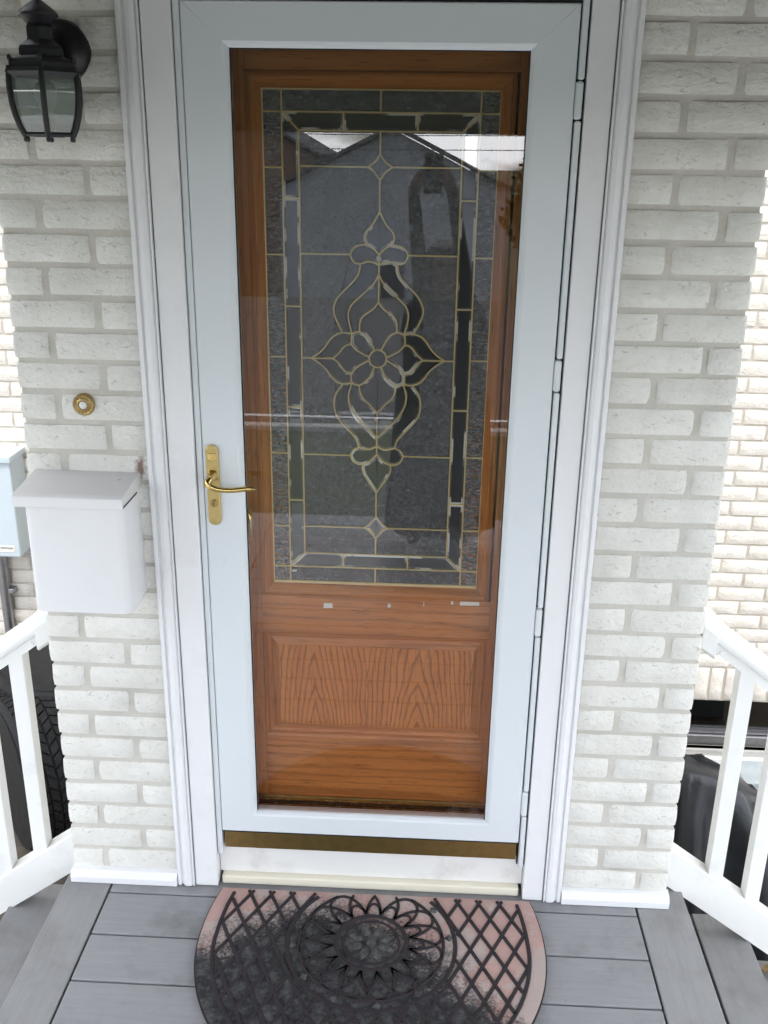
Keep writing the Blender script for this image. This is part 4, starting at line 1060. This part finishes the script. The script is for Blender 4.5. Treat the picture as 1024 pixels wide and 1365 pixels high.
blk_ = MB().prism([(1.47, G), (1.66, G), (1.66, -.72), (1.645, -.705), (1.485, -.705), (1.47, -.72)], 1, 1.55, 1.72).build('concrete_block', M_BLUECONC, bevel=.006)
tag(blk_, 'pale blue painted concrete block below the basement window', 'block')
rnd = random.Random(3)

# ------------------------------------------------------------------ porch awning (seen only in the door glass)
aw = empty('porch_awning', (-.05, -1.1, 2.4), 'grey green metal awning over the porch deck', 'awning')
def awz(y): return 1.925 + (y + 2.33) * .425
for k in range(20):
    xa = -1.60 + k * .155; p = [(-2.33, awz(-2.33)), (-.004, awz(-.004)), (-.004, awz(-.004) + .02), (-2.33, awz(-2.33) + .02)]
    z_ = .012 * (k % 2)
    mb = MB().prism([(a + .05 + .0, b + z_) for a, b in [(q_[0] - .05, q_[1]) for q_ in p]], 0, xa - .01, xa + .155)
    mb.v = [(v[0] + .05, v[1] + 1.1, v[2] - 2.4) for v in mb.v]; mb.build('slat', M_AWN, aw)
mb = MB().box(-1.62, 1.52, -2.36, -2.335, 1.905, 1.98); mb.v = [(v[0] + .05, v[1] + 1.1, v[2] - 2.4) for v in mb.v]; mb.build('valance', M_AWN, aw)
for x in (-1.615, 1.505):
    mb = MB().prism([(-2.33, 1.91), (-.005, 1.95), (-.005, awz(-.005)), (-2.33, awz(-2.33))], 0, x - .008, x + .008); mb.v = [(v[0] + .05, v[1] + 1.1, v[2] - 2.4) for v in mb.v]; mb.build('added_side_screen', M_AWN, aw)  # unseen screens added to keep sky light off the upper wall
for x in (-1.56, 1.46):
    mb = MB().tube([(x, -2.30, 1.93), (x, -2.30, G + .02)], .02, 10); mb.v = [(v[0] + .05, v[1] + 1.1, v[2] - 2.4) for v in mb.v]; mb.build('post', M_TRIM, aw)

# ------------------------------------------------------------------ across the street, seen only as reflections in the door glass
def far_house(cx, yf, ridge_z, hw, pitch, depth, mat, lab, zg):
    h = empty('house', (cx, yf - depth / 2, zg), lab, 'house'); ez = ridge_z - hw * pitch
    l = h.location
    def put(name, mb, m_): mb.v = [(v[0] - l.x, v[1] - l.y, v[2] - l.z) for v in mb.v]; return mb.build(name, m_, h)
    put('wall', MB().prism([(cx - hw + .3, zg - 1), (cx + hw - .3, zg - 1), (cx + hw - .3, ez), (cx, ridge_z - .25), (cx - hw + .3, ez)], 1, yf - depth, yf), mat)
    put('roof', MB().prism([(cx - hw, ez - .08), (cx, ridge_z - .15), (cx + hw, ez - .08), (cx + hw, ez + .06), (cx, ridge_z), (cx - hw, ez + .06)], 1, yf - depth - .3, yf + .35), M_ROOF)
    put('door', MB().box(cx - .5, cx + .5, yf - .02, yf + .07, zg, zg + 2.1), M_ROOF)
far_house(-1.56, -40, 3.05, 5.0, .50, 9, M_SIDING, 'grey house across the street, facing the front door', -4.6)
far_house(-10.4, -42, 4.9, 5.6, .55, 9, M_BRICKFAR, 'brown brick house across the street, next to the grey one', -4.7)
far_house(11.5, -44, 2.6, 5.0, .5, 9, M_BRICKFAR, 'brown house across the street behind the tree', -4.8)
def tree(cx, cy, zg, top, rad, seed, lab):
    rnd = random.Random(seed); t = empty('tree', (cx, cy, zg), lab, 'tree')
    tk = MB(); hgt = top - zg
    tk.tube([(0, 0, -.3), (.03, .02, hgt * .25), (-.04, .03, hgt * .5), (.02, 0, hgt * .8)], [.19, .15, .10, .04], 9)
    for k in range(7):
        a = k * 2.4; z = hgt * (.35 + .06 * k); tk.tube([(0, 0, z), (rad * .4 * math.cos(a), rad * .4 * math.sin(a), z + .4), (rad * .75 * math.cos(a), rad * .75 * math.sin(a), z + .8)], [.06, .04, .015], 6)
    tk.build('trunk', M_BARK, t)
    V = []; F = []
    cl = [(rad * .72 * rnd.uniform(-1, 1), rad * .72 * rnd.uniform(-1, 1), hgt * rnd.uniform(.42, .93), rnd.uniform(.25, .5) * rad) for _ in range(34)]
    for (x, y, z, r_) in cl:
        for _ in range(150):
            d = Vector((rnd.gauss(0, 1), rnd.gauss(0, 1), rnd.gauss(0, .8))).normalized() * r_ * rnd.uniform(.4, 1.0)
            c = Vector((x, y, min(z, hgt - r_ * .8))) + d; u = Vector((rnd.gauss(0, 1), rnd.gauss(0, 1), rnd.gauss(0, 1))).normalized(); v = u.orthogonal().normalized(); s = rnd.uniform(.05, .10)
            i = len(V); V += [c + u * s * 1.5, c + v * s, c - u * s * 1.5, c - v * s]; F.append((i, i + 1, i + 2, i + 3))
    me = bpy.data.meshes.new('crown'); me.from_pydata([tuple(v) for v in V], [], F); me.materials.append(M_LEAF); obj('crown', me, t)
tree(3.15, -20, gz(3.15, -20), 2.05, 1.35, 5, 'leafy green tree across the road from the porch')
tree(-7.5, -19, gz(-7.5, -19), 1.9, 1.5, 8, 'small leafy tree across the road near the brown brick house')
for k, (za, zb_, yy) in enumerate(((2.62, 2.86, -25), (2.35, 2.72, -25.3), (2.0, 2.36, -25.6))):
    pts = [(-30 + 60 * j / 24, yy, za + (zb_ - za) * (j / 24) + 1.5 * ((j / 12 - 1) ** 2) - .2) for j in range(25)]
    o = MB().tube([(p_[0], p_[1], p_[2]) for p_ in pts], .012, 5).build('power_line', M_GASKET)
    tag(o, ('top', 'middle', 'lowest')[k] + ' black power line strung along the far side of the street', 'power line')

# ------------------------------------------------------------------ the photographer, seen only in the door glass
def photographer(cx, cy):
    hum = empty('person', (cx, cy, 0), 'person in dark clothes holding a phone up in front of the door', 'person')
    J = {'pel': (0, 0, .90, .125, .10), 'wst': (0, .01, 1.05, .125, .095), 'chs': (0, .0, 1.24, .155, .11), 'nkb': (0, -.01, 1.385, .07, .06), 'nk': (0, .0, 1.44, .052, .052), 'hd': (0, .02, 1.52, .070, .082), 'hd2': (0, .02, 1.60, .072, .088), 'hdt': (0, .01, 1.665, .05, .06)}
    E = [('pel', 'wst'), ('wst', 'chs'), ('chs', 'nkb'), ('nkb', 'nk'), ('nk', 'hd'), ('hd', 'hd2'), ('hd2', 'hdt')]
    for s, n in ((-1, 'l'), (1, 'r')):
        wx_ = CAM.x - cx + s * .050
        J.update({'sh' + n: (s * .165, -.01, 1.345, .058, .058), 'el' + n: (s * .215, .13, 1.19, .042, .042), 'wr' + n: (wx_ + s * .03, .235, 1.655 - .30 + .33, .027, .024), 'ha' + n: (wx_, .262, 1.745, .036, .018),
                  'hp' + n: (s * .085, 0, .86, .088, .09), 'kn' + n: (s * .105, .02, .47, .058, .06), 'an' + n: (s * .115, -.03, .09, .038, .042), 'to' + n: (s * .135, .13, .035, .040, .030)})
        E += [('chs', 'sh' + n), ('sh' + n, 'el' + n), ('el' + n, 'wr' + n), ('wr' + n, 'ha' + n), ('pel', 'hp' + n), ('hp' + n, 'kn' + n), ('kn' + n, 'an' + n), ('an' + n, 'to' + n)]
        for k in range(4):
            f0 = 'f%d%s' % (k, n); z = 1.775 - .02 * k
            J.update({f0 + 'a': (wx_ - s * .008, .272, z, .0095, .0095), f0 + 'b': (wx_ - s * .026, .262 - .008, z + .012, .0085, .0085), f0 + 'c': (wx_ - s * (.044 - .004 * k), .250, z + .014, .007, .007)})
            E += [('ha' + n, f0 + 'a'), (f0 + 'a', f0 + 'b'), (f0 + 'b', f0 + 'c')]
        J.update({'t' + n + 'a': (wx_ - s * .012, .250, 1.725, .011, .011), 't' + n + 'b': (wx_ - s * .036, .246, 1.730, .009, .009)}); E += [('ha' + n, 't' + n + 'a'), ('t' + n + 'a', 't' + n + 'b')]
    K = .86
    for k in J:
        if k[:2] in ('wr', 'ha') or k[0] in 'f' or (k[0] == 't' and k[:2] != 'to'): continue
        x, y, z, r1, r2 = J[k]; J[k] = (x * .94, y, z * K, r1, r2)
    for n, s in (('l', -1), ('r', 1)): J['el' + n] = (s * .10, .17, 1.20, .042, .042)
    names = list(J); me = bpy.data.meshes.new('body')
    me.from_pydata([J[k][:3] for k in names], [(names.index(a), names.index(b)) for a, b in E], [])
    M = Mat('skin_and_dark_clothes', rough=.75, spec=.25); z = M.n('ShaderNodeSeparateXYZ', {0: M.c.outputs['Object']}).outputs
    skin = M.math('MAXIMUM', M.math('GREATER_THAN', z[2], 1.70), M.math('MULTIPLY', M.math('GREATER_THAN', z[2], 1.21), M.math('MULTIPLY', M.math('LESS_THAN', M.math('ABSOLUTE', z[0]), .10), M.math('LESS_THAN', z[1], .125)))); c = M.mix(M.math('LESS_THAN', z[2], .07), M.mix(M.math('GREATER_THAN', z[2], .92), (.012, .014, .022), (.014, .012, .013)), (.5, .5, .48))
    M.color(M.mix(skin, c, (.20, .115, .085))); me.materials.append(M.m)
    o = obj('body', me, hum)
    md = o.modifiers.new('skin', 'SKIN'); md.use_smooth_shade = True
    for i, k in enumerate(names): me.skin_vertices[0].data[i].radius = J[k][3:]
    me.skin_vertices[0].data[0].use_root = True
    sb = o.modifiers.new('sub', 'SUBSURF'); sb.levels = 2; sb.render_levels = 2
    H_ = Mat('dark_hair', (.012, .009, .007), .5); H_.bump(H_.noise(120, 3, .6, H_.vec((1, 1, .1))), .6, .003)
    hr = MB().lathe([(.0004, .118), (.045, .110), (.078, .085), (.094, .045), (.097, .0), (.094, -.06), (.085, -.12), (.070, -.15)], 28)
    hr.v = [(v[0], v[1] * 1.12 if v[1] < 0 else min(v[1] * 1.12, .075 if v[2] > .045 else .0), v[2]) for v in hr.v]
    hr.build('hair', H_.m, hum, loc=(0, .012, 1.36), smooth=True)
    ct = MB(); nU, hs = 48, [(1.40, .10, .07), (1.36, .185, .10), (1.24, .20, .135), (1.05, .185, .135), (.9, .215, .16), (.6, .235, .185), (.3, .255, .205), (.16, .262, .21)]
    for h_, rx_, ry_ in hs:
        for i in range(nU):
            a = 2 * math.pi * i / nU; f_ = 1 + (.05 * math.sin(9 * a + h_ * 4) + .03 * math.sin(5 * a + 2)) * max(0, 1.2 - h_)
            ct.v.append((rx_ * f_ * math.cos(a), ry_ * f_ * math.sin(a), h_ * .86))
    for j in range(len(hs) - 1):
        for i in range(nU): q = j * nU; ct.f.append((q + i, q + (i + 1) % nU, q + nU + (i + 1) % nU, q + nU + i))
    ct.build('coat', simple('black_coat', (.010, .009, .010), (.016, .014, .015), 20, .9), hum, smooth=True)
    F_ = simple('face_tone', (.19, .11, .08), (.22, .13, .10), 12, .6)
    MB().lathe([(.0004, .020), (.009, .012), (.013, -.004), (.012, -.014), (.0004, -.016)], 10).build('nose', F_, hum, loc=(0, .108, 1.345), smooth=True)
    for s in (-1, 1): MB().lathe([(.0004, .008), (.010, .005), (.012, 0), (.010, -.005), (.0004, -.008)], 10).build('eye', M_GASKET, hum, loc=(s * .032, .090, 1.37), smooth=True)
    MB().tube([(-.024, .096, 1.305), (0, .104, 1.302), (.024, .096, 1.305)], [.003, .006, .003], 8).build('mouth', F_, hum, smooth=True)
    ph = MB().box(-.037, .037, -.004, .004, -.078, .078).build('phone', M_GASKET, None, loc=(CAM.x, CAM.y - .035, CAM.z - .065), bevel=.003)
    tag(ph, 'black phone held up by the person on the porch', 'phone')
photographer(.13, -2.36)

# ------------------------------------------------------------------ a curled dry leaf on the steps
lf = MB(); nL = 8
for i in range(nL + 1):
    t = i / nL; wd_ = .016 * math.sin(math.pi * min(1, t * 1.02)) ** .8
    for k in (-1, 0, 1): lf.v.append((t * .055, k * wd_, .003 + .010 * (2 * t - 1) ** 2 + .006 * abs(k)))
for i in range(nL):
    for k in range(2): q = i * 3 + k; lf.f.append((q, q + 1, q + 4, q + 3))
lo_ = lf.build('dry_leaf', simple('dry_leaf_brown', (.22, .15, .07), (.34, .25, .13), 30), None, loc=(1.035, .085, -2 * RISE + .002), rot=(0, 0, .5))
tag(lo_, 'small curled brown leaf on a step below the railing', 'leaf')
